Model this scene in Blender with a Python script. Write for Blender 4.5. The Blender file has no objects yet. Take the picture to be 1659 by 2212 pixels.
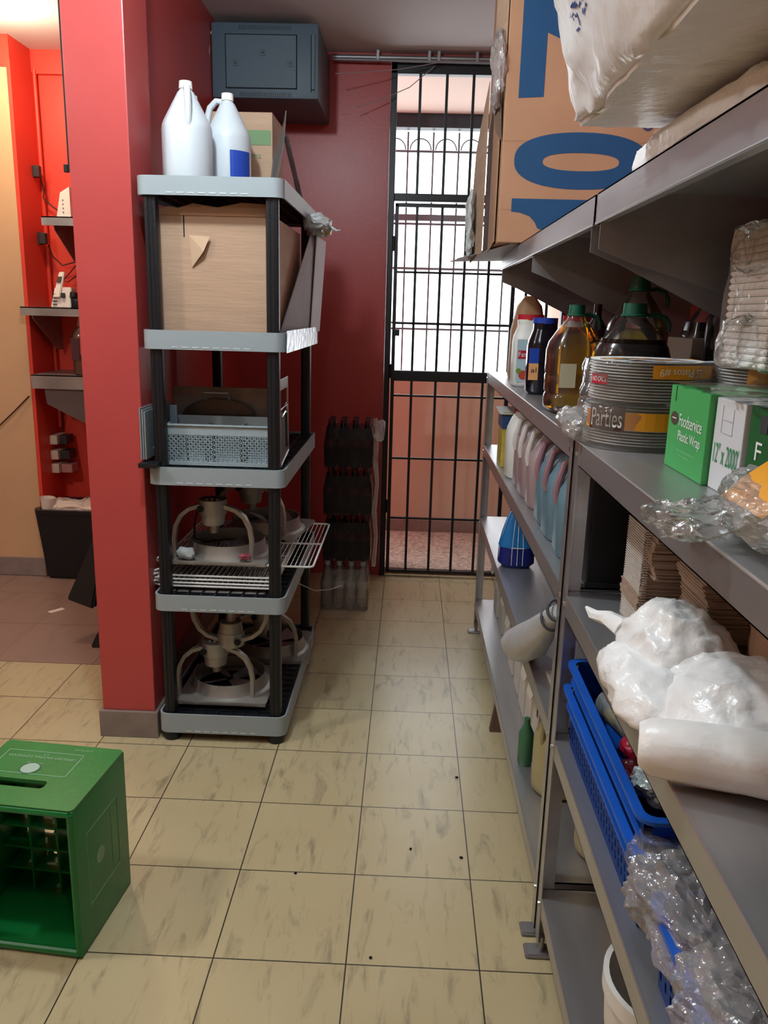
import bpy, bmesh, math, random
from mathutils import Vector, Matrix, noise
random.seed(7)
SC = bpy.context.scene
COL = SC.collection
PI = math.pi

# ------------------------------------------------------------------ camera
cam = bpy.data.cameras.new('camera'); camo = bpy.data.objects.new('camera', cam); COL.objects.link(camo)
yaw, pitch, roll = -0.0267, 0.2412, 0.0263
f_ = Vector((math.sin(yaw)*math.cos(pitch), math.cos(yaw)*math.cos(pitch), -math.sin(pitch)))
r_ = Vector((math.cos(yaw), -math.sin(yaw), 0)); u_ = r_.cross(f_)
r2 = math.cos(roll)*r_ + math.sin(roll)*u_; u2 = -math.sin(roll)*r_ + math.cos(roll)*u_
M = Matrix((( r2.x, u2.x, -f_.x, 0), (r2.y, u2.y, -f_.y, 0), (r2.z, u2.z, -f_.z, 1.5673), (0, 0, 0, 1)))
camo.matrix_world = M
cam.sensor_fit = 'VERTICAL'; cam.sensor_height = 24; cam.lens = 24*1752.27/2212
cam.clip_start = 0.02; cam.clip_end = 100
SC.camera = camo

# ------------------------------------------------------------------ world, exposure, lights
w = bpy.data.worlds.new('World'); SC.world = w; w.use_nodes = True
w.node_tree.nodes['Background'].inputs[0].default_value = (0.93, 0.97, 1.0, 1)
w.node_tree.nodes['Background'].inputs[1].default_value = 4.0
SC.view_settings.view_transform = 'Standard'; SC.view_settings.look = 'None'
SC.view_settings.gamma = 1; SC.view_settings.use_curve_mapping = False
SC.view_settings.exposure = 0.12

def area_light(name, loc, size, power, color, rot=(0, 0, 0)):
    l = bpy.data.lights.new(name, 'AREA'); l.energy = power; l.color = color
    l.shape = 'DISK'; l.size = size
    o = bpy.data.objects.new(name, l); COL.objects.link(o); o.location = loc; o.rotation_euler = rot
    return o
def point_light(name, loc, rad, power, color):
    l = bpy.data.lights.new(name, 'POINT'); l.energy = power; l.color = color; l.shadow_soft_size = rad
    o = bpy.data.objects.new(name, l); COL.objects.link(o); o.location = loc
    return o
point_light('kitchen_light', (-0.66, 1.92, 2.74), 0.05, 54, (0.80, 0.94, 1.0))
point_light('rear_kitchen_light', (-0.12, 0.40, 2.74), 0.07, 15, (0.84, 0.95, 1.0))
point_light('hall_light', (-1.97, 4.05, 2.74), 0.07, 27, (1.0, 0.80, 0.56))
point_light('hall_front_light', (-2.3, 1.4, 2.74), 0.07, 46, (1.0, 0.96, 0.90))

# ------------------------------------------------------------------ materials
def lin(c):
    if isinstance(c, str):
        c = tuple(int(c[i:i+2], 16)/255 for i in (0, 2, 4))
    return tuple((x/12.92 if x <= 0.04045 else ((x+0.055)/1.055)**2.4) for x in c) + (1,)
MATS = {}
def mat(name, col, rough=0.5, metal=0.0, bump=0.0, bscale=40, var=0.0, vscale=6, stretch=(1, 1, 1), trans=0.0, ior=1.45,
        emit=0.0, spec=0.5, alpha=1.0, sss=0.0):
    if name in MATS: return MATS[name]
    m = bpy.data.materials.new(name); m.use_nodes = True; nt = m.node_tree; N = nt.nodes; L = nt.links
    b = N['Principled BSDF']; c = lin(col)
    b.inputs['Base Color'].default_value = c
    b.inputs['Roughness'].default_value = rough; b.inputs['Metallic'].default_value = metal
    b.inputs['Transmission Weight'].default_value = trans; b.inputs['IOR'].default_value = ior
    b.inputs['Specular IOR Level'].default_value = spec
    if alpha < 1: b.inputs['Alpha'].default_value = alpha
    if emit: b.inputs['Emission Color'].default_value = c; b.inputs['Emission Strength'].default_value = emit
    if var or bump:
        tc = N.new('ShaderNodeTexCoord'); mp = N.new('ShaderNodeMapping'); mp.inputs['Scale'].default_value = stretch
        L.new(tc.outputs['Object'], mp.inputs['Vector'])
    if var:
        nz = N.new('ShaderNodeTexNoise'); nz.inputs['Scale'].default_value = vscale; nz.inputs['Detail'].default_value = 5
        L.new(mp.outputs[0], nz.inputs['Vector'])
        rp = N.new('ShaderNodeValToRGB')
        rp.color_ramp.elements[0].position = 0.3; rp.color_ramp.elements[1].position = 0.7
        rp.color_ramp.elements[0].color = tuple(x*(1-var) for x in c[:3])+(1,)
        rp.color_ramp.elements[1].color = tuple(min(1, x*(1+var)) for x in c[:3])+(1,)
        L.new(nz.outputs['Fac'], rp.inputs[0]); L.new(rp.outputs[0], b.inputs['Base Color'])
    if bump:
        nb = N.new('ShaderNodeTexNoise'); nb.inputs['Scale'].default_value = bscale; nb.inputs['Detail'].default_value = 4
        L.new(mp.outputs[0], nb.inputs['Vector'])
        bp = N.new('ShaderNodeBump'); bp.inputs['Strength'].default_value = bump; bp.inputs['Distance'].default_value = 0.01
        L.new(nb.outputs['Fac'], bp.inputs['Height']); L.new(bp.outputs[0], b.inputs['Normal'])
    MATS[name] = m
    return m
def film(name, tint='FFFFFF', haze=0.12, hazecol='E8E6E4', bump=0.8, bscale=25, gl=1.45, dist=0.02, lo=0.03):
    # thin clear plastic: transparent + a little white haze + sharp glossy reflection on wrinkles
    if name in MATS: return MATS[name]
    m = bpy.data.materials.new(name); m.use_nodes = True; nt = m.node_tree; N = nt.nodes; L = nt.links
    N.remove(N['Principled BSDF']); out = N['Material Output']
    tr = N.new('ShaderNodeBsdfTransparent'); tr.inputs[0].default_value = lin(tint)
    df = N.new('ShaderNodeBsdfDiffuse'); df.inputs[0].default_value = lin(hazecol)
    gs = N.new('ShaderNodeBsdfGlossy'); gs.inputs['Roughness'].default_value = 0.12; gs.inputs[0].default_value = (1, 1, 1, 1)
    tc = N.new('ShaderNodeTexCoord'); nb = N.new('ShaderNodeTexNoise'); nb.inputs['Scale'].default_value = bscale
    nb.inputs['Detail'].default_value = 3; L.new(tc.outputs['Object'], nb.inputs['Vector'])
    bp = N.new('ShaderNodeBump'); bp.inputs['Strength'].default_value = bump; bp.inputs['Distance'].default_value = dist
    L.new(nb.outputs['Fac'], bp.inputs['Height'])
    fr = N.new('ShaderNodeFresnel'); fr.inputs['IOR'].default_value = gl
    L.new(bp.outputs[0], fr.inputs['Normal']); L.new(bp.outputs[0], gs.inputs['Normal'])
    ad = N.new('ShaderNodeMath'); ad.operation = 'ADD'; ad.inputs[1].default_value = lo; ad.use_clamp = True
    L.new(fr.outputs[0], ad.inputs[0])
    m1 = N.new('ShaderNodeMixShader'); m1.inputs[0].default_value = haze
    L.new(tr.outputs[0], m1.inputs[1]); L.new(df.outputs[0], m1.inputs[2])
    m2 = N.new('ShaderNodeMixShader'); L.new(ad.outputs[0], m2.inputs[0])
    L.new(m1.outputs[0], m2.inputs[1]); L.new(gs.outputs[0], m2.inputs[2]); L.new(m2.outputs[0], out.inputs['Surface'])
    MATS[name] = m
    return m

def tile_mat(name, base, light, vein, grout, size, ox, oy, gw=0.0035, vs=1.0, rough=0.28):
    m = bpy.data.materials.new(name); m.use_nodes = True; nt = m.node_tree; N = nt.nodes; L = nt.links
    b = N['Principled BSDF']; b.inputs['Roughness'].default_value = rough
    tc = N.new('ShaderNodeTexCoord'); sp = N.new('ShaderNodeSeparateXYZ'); L.new(tc.outputs['Object'], sp.inputs[0])
    def math_(op, a, bb=None, clamp=False):
        n = N.new('ShaderNodeMath'); n.operation = op; n.use_clamp = clamp
        for i, v in enumerate((a, bb)):
            if v is None: continue
            if isinstance(v, (int, float)): n.inputs[i].default_value = v
            else: L.new(v, n.inputs[i])
        return n.outputs[0]
    masks = []; ids = []
    for ax, o in ((0, ox), (1, oy)):
        q = math_('DIVIDE', math_('SUBTRACT', sp.outputs[ax], o), size)
        ids.append(math_('FLOOR', q)); fr = math_('SUBTRACT', q, ids[-1])
        d = math_('MINIMUM', fr, math_('SUBTRACT', 1.0, fr))
        masks.append(math_('LESS_THAN', d, gw/size/2))
    g = math_('MAXIMUM', masks[0], masks[1])
    cb = N.new('ShaderNodeCombineXYZ'); L.new(ids[0], cb.inputs[0]); L.new(ids[1], cb.inputs[1])
    wn = N.new('ShaderNodeTexWhiteNoise'); L.new(cb.outputs[0], wn.inputs['Vector'])
    va = N.new('ShaderNodeVectorMath'); va.operation = 'MULTIPLY_ADD'
    L.new(wn.outputs['Color'], va.inputs[0]); va.inputs[1].default_value = (7, 7, 7); L.new(tc.outputs['Object'], va.inputs[2])
    mp = N.new('ShaderNodeMapping'); mp.inputs['Rotation'].default_value = (0, 0, 0.22); mp.inputs['Scale'].default_value = (26*vs, 5.5*vs, 1)
    L.new(va.outputs[0], mp.inputs['Vector'])
    n1 = N.new('ShaderNodeTexNoise'); n1.inputs['Scale'].default_value = 1; n1.inputs['Detail'].default_value = 6; n1.inputs['Roughness'].default_value = 0.65
    n1.inputs['Distortion'].default_value = 0.6
    L.new(mp.outputs[0], n1.inputs['Vector'])
    rp = N.new('ShaderNodeValToRGB'); e = rp.color_ramp.elements
    e[0].position = 0.53; e[0].color = (0, 0, 0, 1); e[1].position = 0.82; e[1].color = (1, 1, 1, 1)
    L.new(n1.outputs['Fac'], rp.inputs[0])
    n2 = N.new('ShaderNodeTexNoise'); n2.inputs['Scale'].default_value = 5; n2.inputs['Detail'].default_value = 3
    L.new(va.outputs[0], n2.inputs['Vector'])
    mx = N.new('ShaderNodeMix'); mx.data_type = 'RGBA'; L.new(n2.outputs['Fac'], mx.inputs[0])
    mx.inputs[6].default_value = lin(base); mx.inputs[7].default_value = lin(light)
    m2 = N.new('ShaderNodeMix'); m2.data_type = 'RGBA'; L.new(rp.outputs[0], m2.inputs[0])
    L.new(mx.outputs[2], m2.inputs[6]); m2.inputs[7].default_value = lin(vein)
    m3 = N.new('ShaderNodeMix'); m3.data_type = 'RGBA'; L.new(g, m3.inputs[0])
    L.new(m2.outputs[2], m3.inputs[6]); m3.inputs[7].default_value = lin(grout)
    L.new(m3.outputs[2], b.inputs['Base Color'])
    bp = N.new('ShaderNodeBump'); bp.inputs['Strength'].default_value = 0.4; bp.inputs['Distance'].default_value = 0.002; bp.invert = True
    L.new(g, bp.inputs['Height']); L.new(bp.outputs[0], b.inputs['Normal'])
    return m

red = mat('red_paint', 'B44644', 0.36, bump=0.05, bscale=60, var=0.05, vscale=3)
red_hall = mat('red_paint_hall', 'D84030', 0.45, bump=0.05, bscale=60, var=0.04, vscale=3)
beige = mat('beige_paint', 'C8A07A', 0.6, bump=0.05, bscale=50, var=0.05, vscale=3)
peach = mat('peach_paint', 'C2AC96', 0.7, var=0.06, vscale=2, stretch=(3, 3, .3))
white_paint = mat('ceiling_paint', 'C9C4C2', 0.7, var=0.03, vscale=1.5)
skirting = mat('grey_skirting_tile', '857670', 0.4, var=0.15, vscale=12)
granite = mat('pink_granite', 'B0988A', 0.6, var=0.45, vscale=45, bump=0.4, bscale=60)
black_metal = mat('black_painted_iron', '14161B', 0.4, bump=0.05)
black_plastic = mat('black_plastic', '14171C', 0.38, bump=0.08, bscale=90)
grey_rim = mat('grey_plastic_rim', '98A3A8', 0.45, bump=0.04, bscale=80)
steel = mat('brushed_steel', 'B9B8BA', 0.34, 0.8, bump=0.06, bscale=20, stretch=(4, .5, 4), var=0.08, vscale=5)
steel_d = mat('dull_steel', '9C9A9C', 0.42, 0.75, bump=0.1, bscale=25, var=0.2, vscale=6)
galv = mat('galvanised_strap', 'A09C96', 0.4, 0.45, bump=0.1, bscale=40, var=0.15)
chrome = mat('chrome', 'D8D8D8', 0.15, 1.0)
wire_white = mat('white_coated_wire', 'DCDCDA', 0.4)
card = mat('cardboard', 'B2937A', 0.8, bump=0.12, bscale=15, stretch=(1, 1, 8), var=0.08, vscale=4)
card_d = mat('kraft_cardboard', 'A98063', 0.8, bump=0.12, bscale=15, var=0.08, vscale=5)
card_w = mat('white_lined_board', 'C9C9CE', 0.6, bump=0.1, bscale=12, var=0.05)
blue_ink = mat('blue_ink', '174C78', 0.6, var=0.06, vscale=8)
print_dk = mat('dark_print', '35363A', 0.6)
hdpe = mat('milky_plastic', 'C6CED4', 0.4, trans=0.0, spec=0.5)
hdpe_w = mat('white_plastic', 'E4E2DE', 0.4)
white_cap = mat('white_cap', 'F0EFEA', 0.45)
red_cap = mat('red_cap', 'B01C28', 0.4)
blue_cap = mat('blue_cap', '1E3C9C', 0.35)
green_cap = mat('green_cap', '0F5240', 0.4)
grn_cr = mat('green_crate_plastic', '0D7434', 0.36, bump=0.06, bscale=40, var=0.08, vscale=10)
grn_print = mat('worn_white_print', '8FB89A', 0.6)
basket_g = mat('grey_basket_plastic', '9BAAB0', 0.5)
cab_m = mat('slate_painted_steel', '4E606C', 0.5, bump=0.03, bscale=100)
cab_d = mat('dark_vent_paint', '26323C', 0.5)
blue_cr = mat('blue_crate_plastic', '1553B4', 0.38, var=0.1, vscale=9)
foam = mat('white_foam', 'F2F0EE', 0.7, bump=0.05, bscale=80)
paperbag = mat('kraft_paper', 'A07C62', 0.85, bump=0.35, bscale=9, var=0.12, vscale=4)
napkin = mat('brown_napkin', 'A08876', 0.9, var=0.12, vscale=40, stretch=(1, 1, 6))
white_bag = mat('white_bag_plastic', 'F0F0F0', 0.3, bump=0.9, bscale=22, spec=0.6)
white_bag2 = mat('white_roll_plastic', 'EAE8E6', 0.35, bump=0.5, bscale=18)
clear = film('clear_film', haze=0.10, bscale=34, bump=.45)
clear_pack = film('pack_film', haze=0.10, bscale=14, gl=1.3, lo=0.0)
clear_bag = film('cloudy_film', haze=0.30, bscale=34, hazecol='DAD6D4', bump=0.45)
pack_wrap = film('shrink_wrap_film', tint='B0A6AC', haze=.03, bump=.5, bscale=18, gl=1.2, lo=0.0)
pet = film('pet_shell', haze=0.02, bump=0.15, bscale=6, dist=0.01, lo=0.02)
oil_gold = mat('golden_oil', 'F8C22C', 0.03, trans=1.0, ior=1.22)
oil_dark = mat('dark_liquid', '3A2C22', 0.08, trans=0.75, ior=1.25)
cola = mat('dark_cola', '14090A', 0.12, trans=0.2)
vinegar = mat('dark_sauce', '15101A', 0.15)
teal_liq = mat('teal_jug_plastic', '5F7E8C', 0.35, var=0.05)
pink_liq = mat('pinkish_jug_plastic', '9C8688', 0.35, var=0.05)
whisky = mat('brown_glass', '8A4A2A', 0.03, trans=0.9, ior=1.2)
orange_b = mat('orange_band', 'E39A1E', 0.4)
yellow_b = mat('yellow_band', 'E8C02C', 0.4)
box_green = mat('green_box_print', '47A35A', 0.42, var=0.05, vscale=5)
box_dgreen = mat('dark_green_box_print', '1E5A2C', 0.42)
box_white = mat('white_box_board', 'CFD0D4', 0.45)
box_text = mat('green_box_lettering', '2C8A50', 0.5)
white_ink = mat('white_lettering', 'E6E8E6', 0.5)
yellow_jug = mat('yellow_liquid_plastic', 'A89E74', 0.35)
dark_hole = mat('dark_interior', '0A0B0D', 0.8)
cream_board = mat('cream_board', 'CFC8BC', 0.6, var=0.1)
wood = mat('brown_wood', '5E4636', 0.6, var=0.2, stretch=(8, 8, 1))
ink_blue = mat('blue_pen_print', '3C4C8C', 0.6)
label_blue = mat('blue_label', '1D46A8', 0.4)
label_cyan = mat('cyan_label', '1C8FD0', 0.4)
label_red = mat('red_label', 'B5203A', 0.4)
label_cream = mat('cream_label', 'CFC7A8', 0.6)
grn_print2 = mat('faded_green_print', '6F8C64', 0.7)

# ------------------------------------------------------------------ mesh helpers
def nb(): return bmesh.new()
def box(bm, x0, x1, y0, y1, z0, z1, bev=0.0, seg=2):
    if x1 < x0: x0, x1 = x1, x0
    if y1 < y0: y0, y1 = y1, y0
    if z1 < z0: z0, z1 = z1, z0
    vs = [bm.verts.new(p) for p in ((x0, y0, z0), (x1, y0, z0), (x1, y1, z0), (x0, y1, z0), (x0, y0, z1), (x1, y0, z1), (x1, y1, z1), (x0, y1, z1))]
    fs = [bm.faces.new([vs[i] for i in q]) for q in ((3, 2, 1, 0), (4, 5, 6, 7), (0, 1, 5, 4), (1, 2, 6, 5), (2, 3, 7, 6), (3, 0, 4, 7))]
    if bev > 0:
        es = list({e for f in fs for e in f.edges})
        bmesh.ops.bevel(bm, geom=es, offset=bev, segments=seg, affect='EDGES', profile=0.6)
    return vs
def hexa(bm, p8, bev=0.0):
    vs = [bm.verts.new(p) for p in p8]
    fs = [bm.faces.new([vs[i] for i in q]) for q in ((3, 2, 1, 0), (4, 5, 6, 7), (0, 1, 5, 4), (1, 2, 6, 5), (2, 3, 7, 6), (3, 0, 4, 7))]
    if bev > 0:
        es = list({e for f in fs for e in f.edges})
        bmesh.ops.bevel(bm, geom=es, offset=bev, segments=2, affect='EDGES')
def frame_of(d):
    d = Vector(d).normalized(); a = Vector((0, 0, 1)) if abs(d.z) < 0.9 else Vector((1, 0, 0))
    x = d.cross(a).normalized(); return x, d.cross(x).normalized(), d
def cyl(bm, p0, p1, r0, r1=None, seg=16, caps=True):
    r1 = r0 if r1 is None else r1; p0 = Vector(p0); p1 = Vector(p1); x, y, d = frame_of(p1-p0)
    A = []; Bv = []
    for i in range(seg):
        a = 2*PI*i/seg; v = math.cos(a)*x + math.sin(a)*y
        A.append(bm.verts.new(p0+v*r0)); Bv.append(bm.verts.new(p1+v*r1))
    for i in range(seg):
        j = (i+1) % seg; bm.faces.new((A[i], A[j], Bv[j], Bv[i]))
    if caps:
        bm.faces.new(A[::-1]); bm.faces.new(Bv)
def tube(bm, pts, r, seg=8, closed=False):
    pts = [Vector(p) for p in pts]; n = len(pts); rings = []
    px = None
    for i, p in enumerate(pts):
        if closed: d = pts[(i+1) % n]-pts[i-1]
        else: d = pts[min(i+1, n-1)]-pts[max(i-1, 0)]
        d.normalize()
        if px is None: x, y, _ = frame_of(d)
        else:
            x = (px - d*px.dot(d))
            x = x.normalized() if x.length > 1e-6 else frame_of(d)[0]
            y = d.cross(x)
        px = x
        rr = r[i] if isinstance(r, (list, tuple)) else r
        rings.append([bm.verts.new(p+(math.cos(2*PI*k/seg)*x+math.sin(2*PI*k/seg)*y)*rr) for k in range(seg)])
    m = n if closed else n-1
    for i in range(m):
        a = rings[i]; b = rings[(i+1) % n]
        for k in range(seg):
            j = (k+1) % seg; bm.faces.new((a[k], a[j], b[j], b[k]))
    if not closed:
        bm.faces.new(rings[0][::-1]); bm.faces.new(rings[-1])
def strap(bm, pts, wdir, wid, th):
    # flat bar following pts; width along wdir
    pts = [Vector(p) for p in pts]; wv = Vector(wdir).normalized()*wid/2; rings = []
    for i, p in enumerate(pts):
        d = (pts[min(i+1, len(pts)-1)]-pts[max(i-1, 0)]).normalized(); nrm = d.cross(wv).normalized()*th/2
        rings.append([bm.verts.new(q) for q in (p-wv-nrm, p+wv-nrm, p+wv+nrm, p-wv+nrm)])
    for a, b in zip(rings, rings[1:]):
        for k in range(4):
            j = (k+1) % 4; bm.faces.new((a[k], a[j], b[j], b[k]))
    bm.faces.new(rings[0][::-1]); bm.faces.new(rings[-1])
def lathe(bm, prof, c=(0, 0, 0), seg=32, sq=0.0, sx=1.0, sy=1.0, caps=True):
    # prof: (r, z); sq 0 = round, toward 1 = squarish
    rings = []
    for r, z in prof:
        ring = []
        for i in range(seg):
            a = 2*PI*(i+.5)/seg; ca, sa = math.cos(a), math.sin(a)
            k = 1.0
            if sq: 
                n = 2+6*sq; k = 1/((abs(ca)**n+abs(sa)**n)**(1/n))
            ring.append(bm.verts.new((c[0]+r*k*ca*sx, c[1]+r*k*sa*sy, c[2]+z)))
        rings.append(ring)
    for a, b in zip(rings, rings[1:]):
        for i in range(seg):
            j = (i+1) % seg; bm.faces.new((a[i], a[j], b[j], b[i]))
    if caps:
        bm.faces.new(rings[0][::-1]); bm.faces.new(rings[-1])
def prism(bm, pts, d):
    # pts: 3D polygon, extruded by vector d
    d = Vector(d); A = [bm.verts.new(p) for p in pts]; Bv = [bm.verts.new(Vector(p)+d) for p in pts]; n = len(pts)
    bm.faces.new(A[::-1]); bm.faces.new(Bv)
    for i in range(n): bm.faces.new((A[i], A[(i+1) % n], Bv[(i+1) % n], Bv[i]))
def rrect(x0, x1, y0, y1, r, n=6):
    P = []
    for cx, cy, a0 in ((x1-r, y1-r, 0), (x0+r, y1-r, PI/2), (x0+r, y0+r, PI), (x1-r, y0+r, 1.5*PI)):
        for i in range(n+1):
            a = a0+PI/2*i/n; P.append((cx+r*math.cos(a), cy+r*math.sin(a)))
    return P
def ringwall(bm, outer, inner, z0, z1):
    n = len(outer)
    a = [bm.verts.new((x, y, z0)) for x, y in outer]; b = [bm.verts.new((x, y, z1)) for x, y in outer]
    c = [bm.verts.new((x, y, z1)) for x, y in inner]; d = [bm.verts.new((x, y, z0)) for x, y in inner]
    for i in range(n):
        j = (i+1) % n
        for p, q in ((a, b), (b, c), (c, d), (d, a)): bm.faces.new((p[i], p[j], q[j], q[i]))
def ridged(p, s, oc=3):
    v = 0; a = 1
    for o in range(oc):
        v += a*(1-abs(noise.noise(Vector(p)*s)))**2; s *= 2.1; a *= 0.5
    return v-1.0
def blob(bm, c, size, seed=0, amp=0.02, freq=14, sub=4, k=0.7, flat=None, top=1.0, crease=True):
    # crumpled lump; k<1 boxier; flat = z of a surface it rests on
    tmp = bmesh.new(); bmesh.ops.create_icosphere(tmp, subdivisions=sub, radius=1)
    so = Vector((seed*3.7, seed*1.3, seed*7.1)); V = []
    for v in tmp.verts:
        n = v.co.normalized()
        p = Vector([math.copysign(abs(q)**k, q) for q in n])
        if p.z > 0: p.x *= 1-(1-top)*p.z; p.y *= 1-(1-top)*p.z
        q = Vector((p.x*size[0], p.y*size[1], p.z*size[2]))
        dd = ridged(q+so, freq) if crease else noise.noise((q+so)*freq)
        q += Vector((n.x, n.y, n.z))*amp*dd + noise.noise_vector((q+so)*freq*.35)*amp*0.8
        q += Vector(c)
        if flat is not None and q.z < flat: q.z = flat + 0.0005
        V.append(bm.verts.new(q))
    tmp.verts.index_update()
    for f in tmp.faces: bm.faces.new([V[v.index] for v in f.verts])
    tmp.free()
def text(bm, s, O, rdir, udir, w=None, h=None, off=0.0006):
    cu = bpy.data.curves.new('t', 'FONT'); cu.body = s; cu.extrude = 0; cu.resolution_u = 8
    o = bpy.data.objects.new('t', cu); COL.objects.link(o); bpy.context.view_layer.update()
    me = bpy.data.meshes.new_from_object(o.evaluated_get(bpy.context.evaluated_depsgraph_get()))
    bpy.data.objects.remove(o); bpy.data.curves.remove(cu)
    xs = [v.co.x for v in me.vertices]; ys = [v.co.y for v in me.vertices]
    x0, x1, y0, y1 = min(xs), max(xs), min(ys), max(ys)
    sy = h/(y1-y0) if h else w/(x1-x0); sx = w/(x1-x0) if w else sy
    r = Vector(rdir).normalized(); u = Vector(udir).normalized(); n = r.cross(u)
    V = [bm.verts.new(Vector(O)+r*(v.co.x-x0)*sx+u*(v.co.y-y0)*sy+n*off) for v in me.vertices]
    for p in me.polygons:
        try: bm.faces.new([V[i] for i in p.vertices])
        except ValueError: pass
    bpy.data.meshes.remove(me)
def quad(bm, a, b, c, d): bm.faces.new([bm.verts.new(p) for p in (a, b, c, d)])
def sheet(bm, O, rd, ud, w, h, nx, ny, fn, th=0.0):
    # rippled sheet, fn(s,t) -> normal offset
    r = Vector(rd).normalized(); u = Vector(ud).normalized(); n = r.cross(u); G = []
    for j in range(ny+1):
        G.append([bm.verts.new(Vector(O)+r*w*i/nx+u*h*j/ny+n*fn(i/nx, j/ny)) for i in range(nx+1)])
    fs = []
    for j in range(ny):
        for i in range(nx): fs.append(bm.faces.new((G[j][i], G[j][i+1], G[j+1][i+1], G[j+1][i])))
    if th: bmesh.ops.solidify(bm, geom=fs, thickness=th)

# ------------------------------------------------------------------ object helpers
def wl(o):
    v = Vector((0, 0, 0))
    while o is not None: v += o.location; o = o.parent
    return v
def obj(name, bm, m, parent=None, smooth=False, angle=35):
    bmesh.ops.recalc_face_normals(bm, faces=bm.faces)
    off = wl(parent) if parent else Vector((0, 0, 0))
    if parent is None and bm.verts:
        xs = [v.co.x for v in bm.verts]; ys = [v.co.y for v in bm.verts]; zs = [v.co.z for v in bm.verts]
        off = Vector(((min(xs)+max(xs))/2, (min(ys)+max(ys))/2, min(zs))) if not name.startswith('floor') else off
    bmesh.ops.translate(bm, verts=bm.verts, vec=-off)
    me = bpy.data.meshes.new(name); bm.to_mesh(me); bm.free(); me.materials.append(m)
    if smooth:
        for p in me.polygons: p.use_smooth = True
        if smooth != 'all':
            try: me.set_sharp_from_angle(angle=math.radians(angle))
            except Exception: pass
    o = bpy.data.objects.new(name, me); COL.objects.link(o)
    if parent: o.parent = parent
    else: o.location = off
    return o
def tag(o, label, cat, group=None, kind=None):
    o['label'] = label; o['category'] = cat
    if group: o['group'] = group
    if kind: o['kind'] = kind
    return o
def thing(name, label, cat, loc, group=None):
    o = bpy.data.objects.new(name, None); COL.objects.link(o); o.location = loc; o.empty_display_size = 0.05
    return tag(o, label, cat, group)
def struct(name, bm, m, parent=None, smooth=False):
    o = obj(name, bm, m, parent, smooth)
    if parent is None: o['kind'] = 'structure'
    return o
def dup(root, loc, rotz=0, label=None, group=None, scale=None, rot=None):
    def cp(o, par):
        c = o.copy(); COL.objects.link(c)
        if par: c.parent = par
        for ch in o.children: cp(ch, c)
        return c
    r = cp(root, None); r.location = loc; r.rotation_euler = rot or (0, 0, rotz)
    if scale: r.scale = scale
    if label: r['label'] = label
    if group: r['group'] = group
    return r

# ================================================================== THE ROOM
tile = tile_mat('cream_marbled_tile', 'B9A880', 'C6B792', '6F6450', '38332A', 0.33, -0.11, 0.028)
tile_h = tile_mat('grey_brown_tile', '8E7468', '9A8074', '7C665A', '5A483E', 0.45, -1.83, 0.626, gw=0.004, vs=0.4, rough=0.4)
b = nb(); box(b, -1.83, 1.0, -1.2, 4.80, -0.05, 0); 
b2 = nb(); box(b2, -4.0, -1.83, -1.2, 4.95, -0.052, -0.002); box(b2, -1.8299, -1.1, 3.326, 4.95, -0.04, 0.0012)
struct('floor', b, tile); struct('floor', b2, tile_h)
b = nb(); box(b, -4.0, 1.0, -1.2, 4.95, 2.90, 3.0); struct('ceiling', b, white_paint)
b = nb(); box(b, -1.10, -0.905, 2.725, 2.96, 0.105, 2.9, 0.004); box(b, -1.10, -0.985, 2.95, 4.75, 0.105, 2.9); struct('wall_partition', b, red)
b = nb(); box(b, -1.112, -0.893, 2.713, 2.972, 0, 0.105, 0.003); box(b, -1.112, -0.977, 2.96, 4.75, 0, 0.105); struct('baseboard_partition', b, skirting)
b = nb(); box(b, -1.10, -0.15, 4.75, 4.95, 0, 2.9); box(b, -0.15, 0.88, 4.76, 4.95, 2.87, 2.9); struct('wall_back', b, red)
b = nb(); box(b, 0.88, 1.0, -1.2, 4.95, 0, 2.9); struct('wall_right', b, red)
b = nb(); box(b, -4.0, 1.0, -1.3, -1.2, 0, 2.9); struct('wall_front', b, beige)
b = nb(); box(b, -4.1, -4.0, -1.2, 4.95, 0, 2.9); struct('wall_left', b, beige)
b = nb(); box(b, -2.13, -1.10, 4.82, 4.95, 0, 2.9); struct('wall_hall', b, red_hall)
b = nb(); box(b, -2.62, -2.12, 4.52, 4.82, 0.11, 2.74); struct('wall_beige', b, beige)
b = nb(); box(b, -2.119, -2.10, 4.521, 4.82, 0.0, 2.78); box(b, -2.62, -2.11, 4.54, 4.82, 2.74, 2.9); box(b, -2.12, -1.10, 4.79, 4.82, 2.78, 2.9); struct('trim_1', b, red_hall)
b = nb(); box(b, -2.62, -2.11, 4.508, 4.82, 0, 0.11, 0.003); struct('baseboard_hall', b, skirting)
b = nb(); box(b, -4.0, -2.62, 4.60, 4.95, 0, 2.9); struct('wall_hall', b, mat('dark_red_paint', '7A1A18', 0.5))
# gate threshold and exterior porch
b = nb(); box(b, -0.15, 1.0, 4.80, 4.96, -0.05, 0.035, 0.004); struct('trim_2', b, granite)
b = nb(); box(b, -1.6, 2.4, 4.96, 5.82, -0.05, 0.012); struct('floor_porch', b, granite)
b = nb(); box(b, -1.6, 2.4, 5.77, 5.92, 0, 1.14); struct('wall_porch', b, peach)
b = nb(); box(b, -1.6, 2.4, 5.757, 5.77, 0, 0.10, 0.003); struct('baseboard_porch', b, skirting)
b = nb(); box(b, 0.93, 1.10, 4.96, 5.77, 0, 2.93); struct('wall_porch_right', b, peach)
b = nb(); hexa(b, [(-1.6, 4.95, 2.915), (2.4, 4.95, 2.915), (2.4, 5.80, 2.825), (-1.6, 5.80, 2.825), (-1.6, 4.95, 3.05), (2.4, 4.95, 3.05), (2.4, 5.80, 3.05), (-1.6, 5.80, 3.05)]); struct('ceiling_porch', b, mat('porch_soffit_paint', 'DCC8BC', 0.7))
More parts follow.
